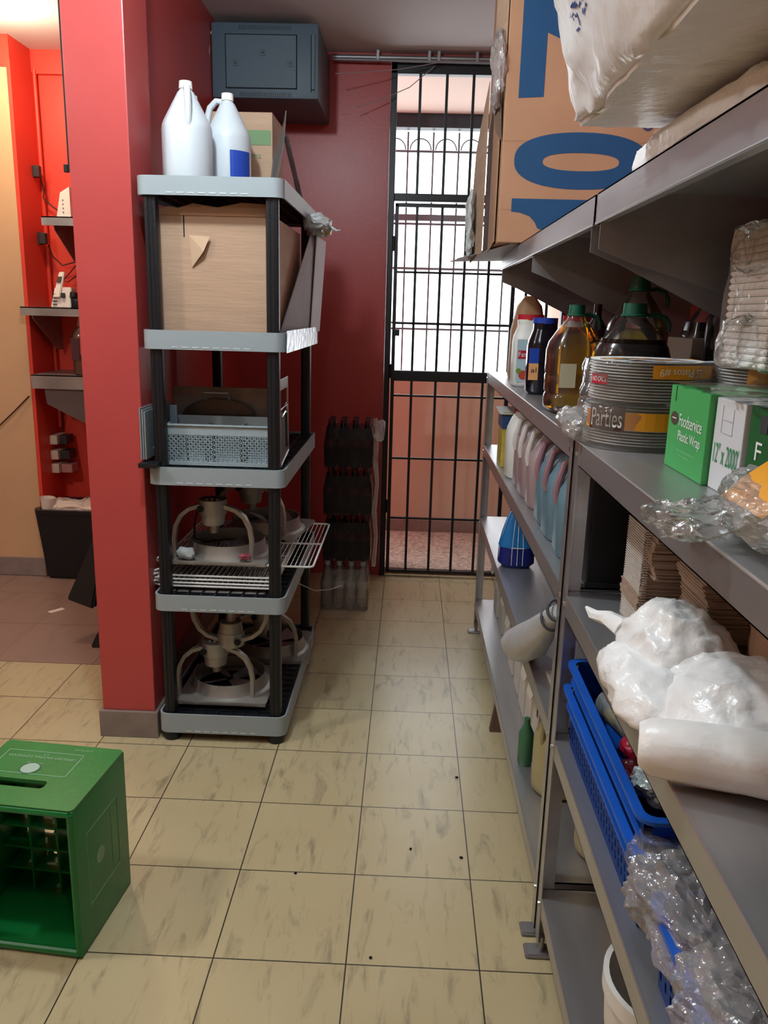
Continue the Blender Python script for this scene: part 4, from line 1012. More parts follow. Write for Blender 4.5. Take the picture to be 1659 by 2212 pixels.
b = nb(); lathe(b, [(.07, 0), (.075, .02), (.075, .26), (.05, .31), (.02, .33)], (.76, 1.95, ZS), 28); tag(obj('black_canister', b, mat('glossy_black', '0B0F14', .15), smooth=True), 'glossy black canister behind the oil jugs, before the plain carton', 'canister')
b = nb(); lathe(b, [(.035, 0), (.037, .01), (.037, .22), (.012, .26), (.012, .30)], (.575, 2.60, ZS), 20); tag(obj('sauce_bottle', b, mat('dark_maroon_glass', '1E0A10', .1), smooth=True), 'slim dark bottle between the golden oil and the tall oil jug', 'bottle')
# seasoning jar, "Fam" bottle, chocolate bottle etc.
def flask(name, label, loc, r, h, bm_, capm, cat='bottle', sq=.25, capr=.62, caph=.02, rot=0, sx=1.0):
    t = thing(name, label, cat, loc)
    b = nb(); lathe(b, [(r*.85, .001), (r, .012), (r, h*.62), (r*.95, h*.70), (r*.72, h*.84), (r*capr*.95, h*.88), (r*capr*.95, h*.93)], loc, 32, sq, sx); obj('body', b, bm_, t, True, 50)
    b = nb(); cyl(b, (loc[0], loc[1], loc[2]+h-caph), (loc[0], loc[1], loc[2]+h), r*capr, r*capr, 28); obj('cap', b, capm, t, True)
    t.rotation_euler = (0, 0, rot)
    return t
t = flask('juice_bottle', 'white bottle with red cap and a Fam fruit label near the far shelf end', (.447, 3.14, ZS), .062, .265, hdpe_w, red_cap, capr=.80)
b = nb(); box(b, .395, .44, 3.0765, 3.0775, ZS+.02, ZS+.175); lb1 = obj('label', b, mat('pale_blue_label', 'A9C2CC', .5), t)
b = nb(); box(b, .400, .44, 3.0752, 3.0762, ZS+.105, ZS+.135); obj('red_banner', b, label_red, lb1)
b = nb(); text(b, 'Fam', (.402, 3.0748, ZS+.112), (1, 0, 0), (0, 0, 1), w=.034, h=.018); obj('lettering', b, white_ink, lb1)
b = nb(); cyl(b, (.422, 3.0765, ZS+.045), (.422, 3.075, ZS+.045), .017); obj('fruit_picture', b, mat('fruit_red', 'B8402C', .5), lb1)
b = nb(); cyl(b, (.405, 3.0765, ZS+.06), (.405, 3.0745, ZS+.06), .010); obj('leaf_picture', b, mat('fruit_green', '6E8C34', .5), lb1)
t = flask('syrup_bottle', 'dark bottle with blue cap and orange label left of the golden oil', (.455, 2.84, ZS), .056, .255, vinegar, blue_cap, capr=.74)
b = nb(); box(b, .400, .432, 2.783, 2.7845, ZS+.05, ZS+.105); lb1 = obj('label', b, mat('peach_label', 'E0A26A', .5), t)
b = nb(); text(b, 'al', (.408, 2.7825, ZS+.075), (1, 0, 0), (0, 0, 1), w=.018, h=.016); obj('lettering', b, print_dk, lb1)
b = nb(); box(b, .400, .432, 2.783, 2.7845, ZS+.105, ZS+.155); obj('label', b, label_blue, t)
flask('juice_bottle', 'second white bottle with red cap half hidden behind the blue-capped one', (.60, 3.05, ZS), .062, .265, mat('dusky_white_plastic', 'A89C98', .4), red_cap, capr=.80)
b = nb(); lathe(b, [(.07, 0), (.075, .02), (.072, .20), (.05, .30), (.02, .34)], (.49, 3.50, ZS), 28, .2); tag(obj('tan_container', b, mat('tan_plastic', 'B98A66', .5), smooth=True), 'tall tan plastic container at the far end of the oil shelf', 'container')
# carton and foam packs at the back
t = thing('plain_carton', 'small plain tan carton printed ACEITE DE behind the wrapped plates', 'carton', (.78, 2.2, ZS))
b = nb(); box(b, .705, .85, 2.10, 2.30, ZS, 1.523, .002); obj('box', b, mat('grey_tan_board', '8C8078', .7), t)
b = nb(); text(b, 'ACEITE DE', (.735, 2.10, 1.482), (1, 0, 0), (0, 0, 1), w=.075, h=.010, off=.001); text(b, 'OLIVA', (.735, 2.10, 1.497), (1, 0, 0), (0, 0, 1), w=.075, h=.004, off=.001); obj('print', b, print_dk, t)

def plate_stack(b, cx, cy, z0, z1, r=.115, step=.006):
    z = z0
    while z < z1-.001:
        lathe(b, [(r*.62, z), (r*.70, z+.001), (r*.97, z+.0045), (r, z+.0052), (r, z+.0062), (r*.96, z+.006), (r*.6, z+.003)], (cx, cy, 0), 40, caps=True); z += step
def plate_pack(label, cx, cy, z0, z1, parts, rot=0, w=.125):
    t = thing('plate_pack', label, 'plate pack', (cx, cy, z0))
    b = nb(); plate_stack(b, cx, cy, z0+.004, z1-.003); obj('plates', b, foam, t, True)
    b = nb(); P = rrect(cx-w, cx+w, cy-w, cy+w, .10, 8); rows = []
    for k in range(6):
        z = z0+.001+(z1-z0)*k/5; s = 1+.02*math.sin(k*2.1)
        rows.append([b.verts.new((cx+(p[0]-cx)*s+.004*noise.noise(Vector((p[0]*30, p[1]*30, z*50))), cy+(p[1]-cy)*s+.004*noise.noise(Vector((p[1]*30, p[0]*30, z*50))), z)) for p in P])
    for a, c_ in zip(rows, rows[1:]):
        for i in range(len(P)): b.faces.new((a[i], a[(i+1) % len(P)], c_[(i+1) % len(P)], c_[i]))
    b.faces.new(rows[-1])
    obj('wrapper', b, clear_pack, t, True, 60)
    parts(t)
    t.rotation_euler = (0, 0, rot)
    return t
def arc_band(b, cx, cy, r, a0, a1, z0, z1, n=14, wob=.0):
    for k in range(n):
        p = a0+(a1-a0)*k/n; q = a0+(a1-a0)*(k+1)/n
        quad(b, (cx+r*math.cos(p), cy+r*math.sin(p), z0), (cx+r*math.cos(q), cy+r*math.sin(q), z0), (cx+r*math.cos(q), cy+r*math.sin(q), z1), (cx+r*math.cos(p), cy+r*math.sin(p), z1))
def arc_text(b, s, cx, cy, r, ac, z, w, h, flip=False):
    tb = nb()
    if flip: text(tb, s, (w, 0, h), (-1, 0, 0), (0, 0, -1), w=w, h=h, off=0)
    else: text(tb, s, (0, 0, 0), (1, 0, 0), (0, 0, 1), w=w, h=h, off=0)
    M_ = {}
    for v in tb.verts:
        a = ac+(v.co.x-w/2)/r; M_[v.index if v.index >= 0 else id(v)] = None
        v.co = Vector((cx+r*math.cos(a), cy+r*math.sin(a), z+v.co.z))
    me = bpy.data.meshes.new('x'); tb.to_mesh(me); tb.free(); b.from_mesh(me); bpy.data.meshes.remove(me)
brown_o = mat('brown_outline', '4A2418', .6)
def lower_parts(t):
    cx, cy, z0 = .492, 1.745, ZS
    b = nb(); arc_band(b, cx, cy, .131, -2.75, -.75, z0+.042, z0+.078); obj('printed_band', b, orange_b, t)
    b = nb(); arc_band(b, cx, cy, .1322, -2.66, -2.05, z0+.040, z0+.088, 6); p = obj('logo_patch', b, brown_o, t)
    b = nb(); arc_text(b, 'Parties', cx, cy, .1335, -2.35, z0+.046, .070, .036); obj('lettering', b, white_ink, p)
def upper_parts(t):
    cx, cy, z0 = .497, 1.745, ZS+.088
    b = nb(); arc_band(b, cx, cy, .134, -1.75, -.55, z0+.058, z0+.084); obj('printed_band', b, orange_b, t)
    b = nb(); zt_ = z0+.0875
    G = [[b.verts.new((cx-.10+.028*i, cy-.01+.025*j+.010*math.sin(i*.9), zt_+.003*noise.noise(Vector((i*.7, j*.9, 4))))) for i in range(9)] for j in range(5)]
    for j in range(4):
        for i in range(8): b.faces.new((G[j][i], G[j][i+1], G[j+1][i+1], G[j+1][i]))
    obj('top_band', b, orange_b, t)
    b = nb()
    G = [[b.verts.new((cx-.09+.028*i, cy-.060+.024*j+.010*math.sin(i*.9), zt_+.001+.003*noise.noise(Vector((i*.7, j*.9, 9))))) for i in range(9)] for j in range(3)]
    for j in range(2):
        for i in range(8): b.faces.new((G[j][i], G[j][i+1], G[j+1][i+1], G[j+1][i]))
    obj('pale_band', b, mat('pale_blue_film', 'D4DEEA', .3), t)
    b = nb(); P_ = [b.verts.new((cx+.045+(.022 if k % 2 == 0 else .009)*math.cos(k*PI/5), cy-.035+(.022 if k % 2 == 0 else .009)*math.sin(k*PI/5), zt_+.006)) for k in range(10)]; b.faces.new(P_); obj('blue_star', b, label_blue, t)
    b = nb(); arc_text(b, '25 Platos #9', cx, cy, .1352, -1.30, z0+.063, .095, .016, True); obj('lettering', b, white_ink, t)
    b = nb(); arc_band(b, cx, cy, .133, -2.75, -2.42, z0+.042, z0+.062, 4); p = obj('red_badge', b, label_red, t)
    b = nb(); arc_text(b, 'NO CFC\'S', cx, cy, .1342, -2.58, z0+.047, .036, .010); obj('lettering', b, white_ink, p)
plate_pack('wrapped stack of foam plates with an orange Parties band, lowest in front', .492, 1.745, ZS, ZS+.088, lower_parts)
plate_pack('wrapped stack of foam plates marked NO CFCS resting on the Parties pack', .497, 1.745, ZS+.089, ZS+.175, upper_parts)
def band_parts(t):
    b = nb(); arc_band(b, .735, 1.66, .131, -2.4, -.4, ZS+.145, ZS+.172); obj('printed_band', b, orange_b, t)
    b = nb(); arc_text(b, 'Parties', .735, 1.66, .1325, -1.5, ZS+.147, .05, .024); obj('lettering', b, white_ink, t)
plate_pack('tall wrapped plate stack with an orange top band behind the green wrap box', .735, 1.66, ZS, ZS+.175, band_parts)
# clear tail of the lower pack
b = nb(); blob(b, (.372, 1.80, ZS+.035), (.045, .09, .032), 41, .012, 20, 4, .8, flat=ZS+.001); tag(obj('film_tail', b, clear_bag), 'loose clear film end sticking out at the left of the Parties plates', 'plastic wrap')
# foam tower
t = thing('foam_stack', 'tall stack of white foam containers in clear film under the near wall shelf', 'foam stack', (.72, 1.50, ZS+.177))
b = nb()
z = ZS+.178
while z < 1.735: box(b, .600, .82, 1.42, 1.62, z, z+.0115, .004, 1); z += .0125
obj('containers', b, foam, t)
b = nb(); box(b, .594, .826, 1.414, 1.626, ZS+.178, 1.74, .01)
bmesh.ops.subdivide_edges(b, edges=b.edges, cuts=5, use_grid_fill=True)
for v in b.verts: v.co += noise.noise_vector(v.co*22)*.010
blob(b, (.585, 1.50, 1.53), (.03, .04, .04), 45, .012, 25, 3); blob(b, (.585, 1.50, 1.69), (.02, .05, .04), 46, .014, 25, 3)
obj('film', b, clear_pack, t)
b = nb(); box(b, .6275, .648, 1.4115, 1.4120, 1.585, 1.622); lb1 = obj('barcode_label', b, white_ink, t)
b = nb()
for k in range(9): box(b, .630, .646, 1.4105, 1.4112, 1.588+k*.0037, 1.5898+k*.0037)
obj('barcode', b, print_dk, lb1)
b = nb(); box(b, .66, .80, 1.4105, 1.4115, 1.523, 1.541); obj('orange_strip', b, orange_b, t)
# plastic wrap boxes
def wrap_box(label, y0, y1, z1, m, x0=.484, x1=.80, skew=0):
    t = thing('wrap_box', label, 'box', ((x0+x1)/2, (y0+y1)/2, ZS))
    b = nb(); box(b, x0, x1, y0, y1, ZS, z1, .002); o = obj('carton', b, m, t); return t, o
t, o = wrap_box('green box lettered Foodservice Plastic Wrap beside the foam plates', 1.303, 1.498, 1.455, box_green, .476)
X = .4755; rd = (0, -1, 0); ud = (0, 0, 1)
b = nb(); text(b, 'Foodservice', (X, 1.435, 1.388), rd, ud, w=.112, h=.021, off=.0005); text(b, 'Plastic Wrap', (X, 1.435, 1.358), rd, ud, w=.112, h=.022, off=.0005); obj('lettering', b, white_ink, o)
b = nb(); text(b, 'FILM FOR FOODSERVICE', (X, 1.435, 1.344), rd, ud, w=.09, h=.004, off=.0005); text(b, '12 in x 2000 ft', (X, 1.42, 1.336), rd, ud, w=.05, h=.004, off=.0005); obj('fine_print', b, mat('pale_green_ink', '8CCB98', .5), o)
b = nb(); tmpp = [(X-.0003, 1.463+.020*math.cos(a*PI/10), 1.398+.012*math.sin(a*PI/10)) for a in range(20)]; b.faces.new([b.verts.new(p) for p in tmpp]); p = obj('oval_badge', b, mat('brown_badge', '4E4038', .5), o)
b = nb(); text(b, 'DAILY CHEF', (X-.0006, 1.478, 1.395), rd, ud, w=.030, h=.006, off=.0003) if False else box(b, X-.0008, X-.0005, 1.452, 1.474, 1.3975, 1.3990); obj('badge_line', b, white_ink, p)
b = nb(); box(b, X-.0004, X+.0003, 1.466, 1.4675, 1.428, 1.4545); obj('slit', b, dark_hole, o)
t, o = wrap_box('white box end printed 12" x 2000\' between the green boxes', 1.185, 1.299, 1.452, box_white, .486)
X = .4855
b = nb(); text(b, '12" x 2000\'', (X, 1.288, 1.352), rd, ud, w=.098, h=.032, off=.0005); obj('lettering', b, box_text, o)
b = nb(); 
for q in ((1.268, 1.2685, 1.40, 1.442), (1.225, 1.2255, 1.40, 1.44), (1.225, 1.268, 1.40, 1.4005), (1.225, 1.268, 1.42, 1.4205)): box(b, X-.0004, X+.0002, q[0], q[1], q[2], q[3])
obj('tab_crease', b, mat('grey_crease', 'A8A8AC', .6), o)
t, o = wrap_box('dark green box with a white F, nearest of the wrap boxes', .92, 1.181, 1.452, box_dgreen, .492)
b = nb(); text(b, 'F', (.4915, 1.150, 1.378), rd, ud, w=.020, h=.026, off=.0005); text(b, 'oil', (.4915, 1.125, 1.378), rd, ud, w=.06, h=.026, off=.0005) if False else None; obj('lettering', b, white_ink, o)
b = nb(); box(b, .4908, .4918, 1.12, 1.143, 1.418, 1.442); obj('black_square', b, print_dk, o)
# clear film drape over boxes
b = nb(); sheet(b, (.47, 1.50, 1.457), (0, -1, 0), (1, 0, 0), .62, .40, 24, 14, lambda s, q: -.004-.010*abs(noise.noise(Vector((s*9, q*6, 2)))), 0)
for v in b.verts: v.co.z = max(v.co.z, 1.4575)+.006*abs(noise.noise(v.co*30))
tag(obj('film_drape', b, clear_pack, smooth=True), 'hazy clear film draped over the tops of the wrap boxes', 'plastic wrap')
# near bag with orange print
t = thing('plate_bag', 'clear bag of foam plates with an orange top band before the dark green box', 'plate pack', (.53, .93, ZS))
b = nb(); plate_stack(b, .56, .90, ZS+.004, ZS+.062, .11, .007); obj('plates', b, foam, t, True)
b = nb(); blob(b, (.53, .92, ZS+.045), (.155, .15, .045), 51, .014, 16, 5, .7, flat=ZS+.0008); obj('bag', b, clear_bag, t)
b = nb(); blob(b, (.375, .985, ZS+.022), (.075, .055, .020), 52, .016, 26, 4, .8); obj('bag_tail', b, clear, t)
b = nb()
G = [[b.verts.new((.385+.026*i, .86+.02*j+.03*(i/12), ZS+.103-.055*max(0, (.46-(.385+.026*i))/.08)**1.5+.004*noise.noise(Vector((i*.8, j*.9, 2))))) for i in range(13)] for j in range(7)]
for j in range(6):
    for i in range(12): b.faces.new((G[j][i], G[j][i+1], G[j+1][i+1], G[j+1][i]))
obj('printed_band', b, orange_b, t, True, 80)

# ================================================================== jugs etc. on the middle shelf of the far unit
Z2 = .9605
t = flask('white_jar', 'white plastic bottle with red cap and blue label before the row of jugs', (.447, 3.11, Z2), .068, .275, hdpe_w, red_cap, 'bottle', .2, capr=.62, caph=.028)
b = nb(); box(b, .418, .465, 3.0405, 3.0415, Z2+.09, Z2+.165); obj('label', b, mat('light_blue_label', '7FA0C0', .5), t)
b = nb(); 
for k in range(3): box(b, .425, .46, 3.0402, 3.0414, Z2+.05+k*.012, Z2+.056+k*.012)
obj('fine_print', b, label_blue, t)
t = thing('printed_carton', 'blue and yellow printed carton behind the red-capped bottle', 'carton', (.44, 3.38, Z2))
b = nb(); box(b, .385, .50, 3.30, 3.45, Z2, 1.185, .003); obj('box', b, mat('yellow_print', 'C2AC48', .5, var=.3, vscale=20), t)
b = nb(); box(b, .383, .502, 3.298, 3.452, 1.12, 1.175); obj('blue_top', b, mat('blue_print', '2C4C74', .5), t)
b = nb(); prism(b, [(.37, 3.29, 1.18), (.50, 3.29, 1.18), (.50, 3.46, 1.192), (.37, 3.46, 1.192)], (0, 0, .003)); obj('lid', b, hdpe_w, t)
jl = ['farthest of the pale pinkish jugs in the row on the middle shelf', 'second pale pinkish jug along the middle shelf row', 'third pale pinkish jug, just before the bluish ones', 'first bluish jug in the row, next to the pinkish jugs', 'middle bluish jug in the row on the middle shelf', 'nearest bluish jug in the row, beside the steel post']
def hjug(label, loc, m, capm):
    x, y, z = loc; r = .075; h = .272
    t = thing('handled_jug', label, 'jug', loc, 'jugs in a row on the middle shelf')
    b = nb(); lathe(b, [(r*.88, .001), (r, .014), (r, h*.56), (r*.93, h*.66), (r*.60, h*.80), (r*.32, h*.90), (r*.30, h*.94)], loc, 32, .45, 1.0, .92); obj('body', b, m, t, True, 50)
    b = nb(); tube(b, [(x-r*.25, y, z+h*.90), (x-r*.55, y, z+h*.93), (x-r*.80, y, z+h*.88), (x-r*.98, y, z+h*.70), (x-r*1.02, y, z+h*.58), (x-r*.95, y, z+h*.50)], .0105, 10); obj('handle', b, mat('pale_pink_handle', 'C9C0BC', .4) if capm is white_cap else mat('dusky_pink_handle', '8E6A74', .4), t, True)
    b = nb(); cyl(b, (x, y, z+h*.93), (x, y, z+h), r*.34, r*.32, 20); obj('cap', b, capm, t, True)
    return t
ja = hjug(jl[0], (.468, 2.93, Z2), pink_liq, white_cap)
dup(ja, (.466, 2.775, Z2), .05, jl[1]); dup(ja, (.470, 2.615, Z2), -.04, jl[2])
jb = hjug(jl[3], (.470, 2.40, Z2), teal_liq, mat('coral_cap', 'B04A3A', .5))
dup(jb, (.466, 2.235, Z2), .04, jl[4]); dup(jb, (.468, 2.065, Z2), -.05, jl[5])
b = nb(); lathe(b, [(.045, 0), (.055, .01), (.05, .05)], (.62, 2.85, Z2), 20); 
for k, (y, lb_) in enumerate(((2.72, 'red lidded tub behind the pinkish jugs'), (2.45, 'red lidded tub behind the join of pinkish and bluish jugs'))):
    b2 = nb(); lathe(b2, [(.05, 0), (.056, .02), (.058, .20), (.06, .205), (.06, .23), (.05, .235)], (.61, y, Z2), 28); tag(obj('lidded_tub', b2, mat('brick_red_plastic', '93463A', .5), smooth=True), lb_, 'tub')
b.free()
# dark tray at the near unit's far end, napkins, bags
t = thing('black_tray', 'black plastic box at the far end of the near unit beside the steel post', 'box', (.66, 1.83, Z2))
b = nb(); box(b, .425, .80, 1.80, 1.90, .9605, 1.242, .004); obj('box', b, mat('matte_black', '0C0F14', .5), t)
b = nb(); box(b, .420, .81, 1.793, 1.80, .962, .972); obj('bottom_edge', b, mat('charcoal_edge', '22262A', .4), t)
b = nb(); lathe(b, [(.03, 0), (.033, .004), (.033, .12), (.02, .15)], (.437, 1.870, 1.0), 20) if False else None; b.free()
def napkin_stack(label, x0, x1, y0, y1, z0, z1, seed):
    random.seed(seed); b = nb(); z = z0
    while z < z1:
        h = .0035; jx = random.uniform(-.003, .003)+.006*math.sin(z*60); jy = random.uniform(-.003, .003)
        box(b, x0+jx, x1+jx, y0+jy, y1+jy, z, z+h*.85); z += h
    return tag(obj('napkin_stack', b, napkin), label, 'napkins', 'stacks of brown napkins')
napkin_stack('stack of folded napkins with pale edges beside the black box, lower', .470, .60, 1.53, 1.66, Z2, 1.075, 1)
napkin_stack('tallest folded napkin stack beside the black box, upper bundle', .480, .61, 1.50, 1.65, 1.076, 1.175, 2)
napkin_stack('napkin stack leaning behind the white bag, right of the tall pile', .520, .66, 1.33, 1.47, Z2, 1.13, 3)
napkin_stack('rear napkin bundle under the oil shelf next to the kraft bag', .60, .74, 1.50, 1.66, Z2, 1.16, 4)
b = nb()
z = Z2
random.seed(9)
while z < 1.173: box(b, .4665, .4690, 1.535, 1.655, z, z+.0022); box(b, .466+random.random()*.003, .478, 1.527, 1.5295, z, z+.0022); z += .0052
tag(obj('napkin_edges', b, mat('pale_paper_edge', 'C4B8AE', .8)), 'pale folded paper edges down the left side of the tall napkin pile', 'napkins')
b = nb(); blob(b, (.68, 1.13, 1.06), (.115, .20, .10), 61, .022, 9, 5, .75, flat=Z2+.0005); tag(obj('kraft_bag', b, paperbag, smooth=True), 'crumpled brown kraft paper bag behind the white bag', 'paper bag')
t = thing('white_carrier_bag', 'large crumpled white plastic bag on the middle shelf of the near unit', 'plastic bag', (.47, 1.25, Z2))
def fold(b, pw=1.0):
    for v in b.verts:
        if v.co.z < Z2+.003: continue
        p = v.co
        d = .018*(ridged(p, 6, 1)+.3)+.010*(ridged(p+Vector((3, 1, 2)), 15, 2))+.004*noise.noise(p*50)
        n = (p-Vector((.50, 1.22, .98))).normalized(); v.co = p+n*d*pw
        v.co.z = max(v.co.z, Z2+.0006)
b = nb(); blob(b, (.470, 1.30, 1.030), (.100, .125, .085), 63, .010, 9, 5, .8, flat=Z2+.0005, top=.55); fold(b); obj('bag', b, white_bag, t, True, 80)
b = nb(); blob(b, (.52, 1.10, 1.01), (.13, .16, .066), 64, .012, 10, 5, .75, flat=Z2+.0005, top=.8); fold(b); obj('bag_fold', b, white_bag, t, True, 80)
b = nb(); blob(b, (.415, 1.22, .995), (.075, .16, .040), 67, .012, 10, 5, .75, flat=Z2+.0005, top=.9); fold(b, .8); obj('bag_fold', b, white_bag, t, True, 80)
b = nb(); tube(b, [(.40, 1.37, 1.03), (.375, 1.41, 1.035), (.36, 1.44, 1.03), (.352, 1.47, 1.035)], [.022, .014, .008, .002], 7)
for v in b.verts: v.co += noise.noise_vector(v.co*60)*.006
obj('bag_handle', b, white_bag, t, True, 45)
t = thing('bag_roll', 'thick folded roll of white plastic bags at the front edge of the shelf', 'bag roll', (.43, .98, Z2))
b = nb()
pts = [(.333, 1.01, 1.005), (.345, 1.005, 1.007), (.40, .985, 1.010), (.46, .965, 1.012), (.52, .945, 1.012), (.58, .93, 1.008)]
tube(b, pts, [.030, .038, .041, .043, .044, .036], 28)
for v in b.verts: v.co.z = max(v.co.z-.002, Z2+.001); v.co += noise.noise_vector(v.co*16)*.006
obj('roll', b, white_bag2, t, True, 60)
b = nb(); tube(b, [(.338-.0, 1.0, .985), (.39, .985, .985), (.45, .97, .982)], [.018, .022, .02], 14); obj('inner_fold', b, mat('pinkish_white_plastic', 'C4AEA4', .4, bump=.4, bscale=20), t, True)
b = nb(); blob(b, (.56, .78, Z2+.05), (.11, .10, .05), 66, .015, 14, 4, .8, flat=Z2+.001); tag(obj('clear_bag', b, clear_bag), 'cloudy clear plastic bag at the right edge beside the bag roll', 'plastic bag')

# ================================================================== shelf z=.60: striped bag, ring bag, crates
Z3 = .6025
t = thing('striped_packet', 'blue packet with white stripes standing on the third shelf of the far unit', 'packet', (.44, 3.10, Z3))
b = nb(); lathe(b, [(.045, .0), (.062, .02), (.060, .08), (.05, .14), (.035, .20), (.018, .24), (.022, .27)], (.445, 3.10, Z3), 28, .2, 1.15, .8); obj('lower_wrap', b, mat('navy_packet', '16226E', .35, bump=.4, bscale=20), t, True)
b = nb(); lathe(b, [(.0615, .085), (.0515, .14), (.0365, .20), (.0195, .24)], (.445, 3.10, Z3), 28, .2, 1.15, .8, caps=False); obj('upper_wrap', b, mat('sky_packet', '1C6EB0', .35, bump=.4, bscale=20), t, True)
b = nb()
for k in range(9):
    a = PI+.35+k*.30; P = []
    for r, z in ((.0635, .015), (.0632, .085), (.0532, .14), (.038, .20), (.021, .24)): P.append((.445+r*1.15*math.cos(a), 3.10+r*.80*math.sin(a), Z3+z))
    tube(b, P, .0014, 5)
tube(b, [(.445+.0632*1.15*math.cos(a), 3.10+.0632*.8*math.sin(a), Z3+.085) for a in [PI+i*.2 for i in range(16)]], .0016, 5)
obj('stripes', b, white_ink, t)
t = thing('hanging_bag', 'pale plastic bag bunched in a ring and hanging over the shelf edge', 'plastic bag', (.38, 2.1, Z3))
b = nb()
pts = [(.378, 1.845, .885), (.372, 1.90, .84), (.365, 1.99, .775), (.358, 2.10, .70), (.350, 2.20, .645), (.343, 2.28, .61), (.340, 2.32, .59)]
tube(b, pts, [.018, .024, .040, .052, .054, .046, .032], 22)
for v in b.verts: v.co += noise.noise_vector(v.co*18)*.012+noise.noise_vector(v.co*55)*.006; v.co.x = min(v.co.x, .40)
obj('bag', b, mat('translucent_white_bag', 'B6BABF', .3, bump=.6, bscale=16), t, True, 40)
for k, (y, z, r) in enumerate(((1.845, .885, .026), (1.895, .845, .030))):
    b = nb(); tube(b, [(.372+r*math.cos(a*PI/9)*.9, y+r*.55*math.sin(a*PI/9), z+r*.85*math.sin(a*PI/9)) for a in range(18)], .004, 8, True); obj('ring', b, mat('dark_rubber', '3C4248', .5), t, True)
b = nb(); blob(b, (.385, 1.87, .91), (.010, .012, .02), 71, .006, 40, 3); o = obj('red_tip', b, label_red, t)
t = thing('white_tray', 'white plastic tray and lid on the third shelf near the steel post', 'tray', (.45, 1.93, Z3))
b = nb(); box(b, .405, .47, 1.86, 2.10, Z3, Z3+.012, .005); obj('tray', b, hdpe_w, t, True)
b = nb(); cyl(b, (.44, 1.99, Z3+.02), (.455, 1.99, Z3+.085), .034, .034, 24); obj('round_lid', b, hdpe_w, t, True)

def blue_crate(label, x0, x1, y0, y1, z0, h, grp='blue plastic crates on the near unit', slots=True):
    t = thing('blue_crate', label, 'crate', ((x0+x1)/2, (y0+y1)/2, z0), grp)
    tp = .012; z1 = z0+h
    def wall(bm, a, c_, nrm, nu, nv):
        # slotted wall from a to c_ (bottom corners), leaning outward by tp at top
        A = Vector(a); C = Vector(c_); n = Vector(nrm); U = (C-A)
        ys = []; 
        for i in range(nu): ys += [(i+.35)/nu, (i+.65)/nu]
        ys = [0]+ys+[1]; zs = [0]
        for j in range(nv): zs += [(.12+.5*(j+.1)/nv), (.12+.5*(j+.8)/nv)]
        zs += [.74, 1]
        G = [[bm.verts.new(A+U*s+Vector((0, 0, h*q))+n*tp*q) for s in ys] for q in zs]
        fs = []
        for j in range(len(zs)-1):
            for i in range(len(ys)-1):
                if slots and i % 2 == 1 and j % 2 == 1 and j < 2*nv: continue
                fs.append(bm.faces.new((G[j][i], G[j][i+1], G[j+1][i+1], G[j+1][i])))
        bmesh.ops.solidify(bm, geom=fs, thickness=.003)
    b = nb(); wall(b, (x0, y1, z0), (x0, y0, z0), (-1, 0, 0), 26, 3); obj('side_wall', b, blue_cr, t)
    b = nb(); wall(b, (x1, y0, z0), (x1, y1, z0), (1, 0, 0), 26, 3); obj('side_wall', b, blue_cr, t)
    b = nb(); wall(b, (x0, y0, z0), (x1, y0, z0), (0, -1, 0), 14, 3); obj('end_wall', b, blue_cr, t)
    b = nb(); wall(b, (x1, y1, z0), (x0, y1, z0), (0, 1, 0), 14, 3); obj('end_wall', b, blue_cr, t)
    b = nb(); box(b, x0, x1, y0, y1, z0, z0+.004); obj('bottom', b, blue_cr, t)
    b = nb(); ringwall(b, rrect(x0-tp-.014, x1+tp+.014, y0-tp-.014, y1+tp+.014, .03), rrect(x0-tp+.002, x1+tp-.002, y0-tp+.002, y1+tp-.002, .02), z1-.007, z1); obj('rim', b, blue_cr, t, True)
    b = nb()
    for s in (y0-tp-.013, y1+tp+.003): box(b, (x0+x1)/2-.05, (x0+x1)/2+.05, s, s+.010, z1-.035, z1-.004, .003)
    ringwall(b, rrect(x0-tp-.006, x1+tp+.006, y0-tp-.006, y1+tp+.006, .03), rrect(x0-tp+.001, x1+tp-.001, y0-tp+.001, y1+tp-.001, .02), z1-.045, z1-.038)
    obj('handle_ledge', b, blue_cr, t)
    return t
blue_crate('lower of the two nested blue slotted crates near the steel post', .400, .80, 1.14, 1.715, Z3+.001, .145)
blue_crate('upper nested blue crate holding bottles and sachets', .405, .795, 1.145, 1.71, Z3+.062, .145, slots=False)
blue_crate('blue crate at the bottom right, buried under clear plastic bags', .400, .80, .42, 1.02, Z3+.001, .145)
# things inside the upper crate
t = thing('clear_bottle', 'clear plastic bottle lying in the upper blue crate', 'bottle', (.46, 1.52, .77))
b = nb(); tube(b, [(.445, 1.62, .765), (.45, 1.60, .768), (.47, 1.50, .775), (.485, 1.42, .778), (.49, 1.39, .778)], [.018, .033, .036, .033, .02], 18)
for v in b.verts: v.co += noise.noise_vector(v.co*40)*.004
obj('body', b, film('cloudy_bottle', haze=.42, bump=.6, hazecol='C8D2D2'), t, True)
b = nb(); tube(b, [(.448, 1.60, .745), (.475, 1.46, .755)], .012, 8); obj('cap', b, yellow_b, t, True)
b = nb(); blob(b, (.49, 1.34, .745), (.07, .06, .035), 75, .014, 16, 4); tag(obj('red_packet', b, mat('dark_red_packet', '5A1218', .3, bump=.5)), 'dark red packet in the upper blue crate', 'packet')
b = nb(); blob(b, (.46, 1.41, .772), (.035, .03, .016), 76, .010, 22, 3); tag(obj('red_sachet', b, label_red), 'small bright red sachet against the rim inside the blue crate', 'sachet')
b = nb(); blob(b, (.465, 1.27, .775), (.055, .055, .022), 77, .020, 24, 4); tag(obj('silver_sachet', b, mat('silver_sachet', 'B8C4C4', .3, .2, bump=.5), smooth=False), 'crumpled silver-white sachets near the front of the upper crate', 'sachet')
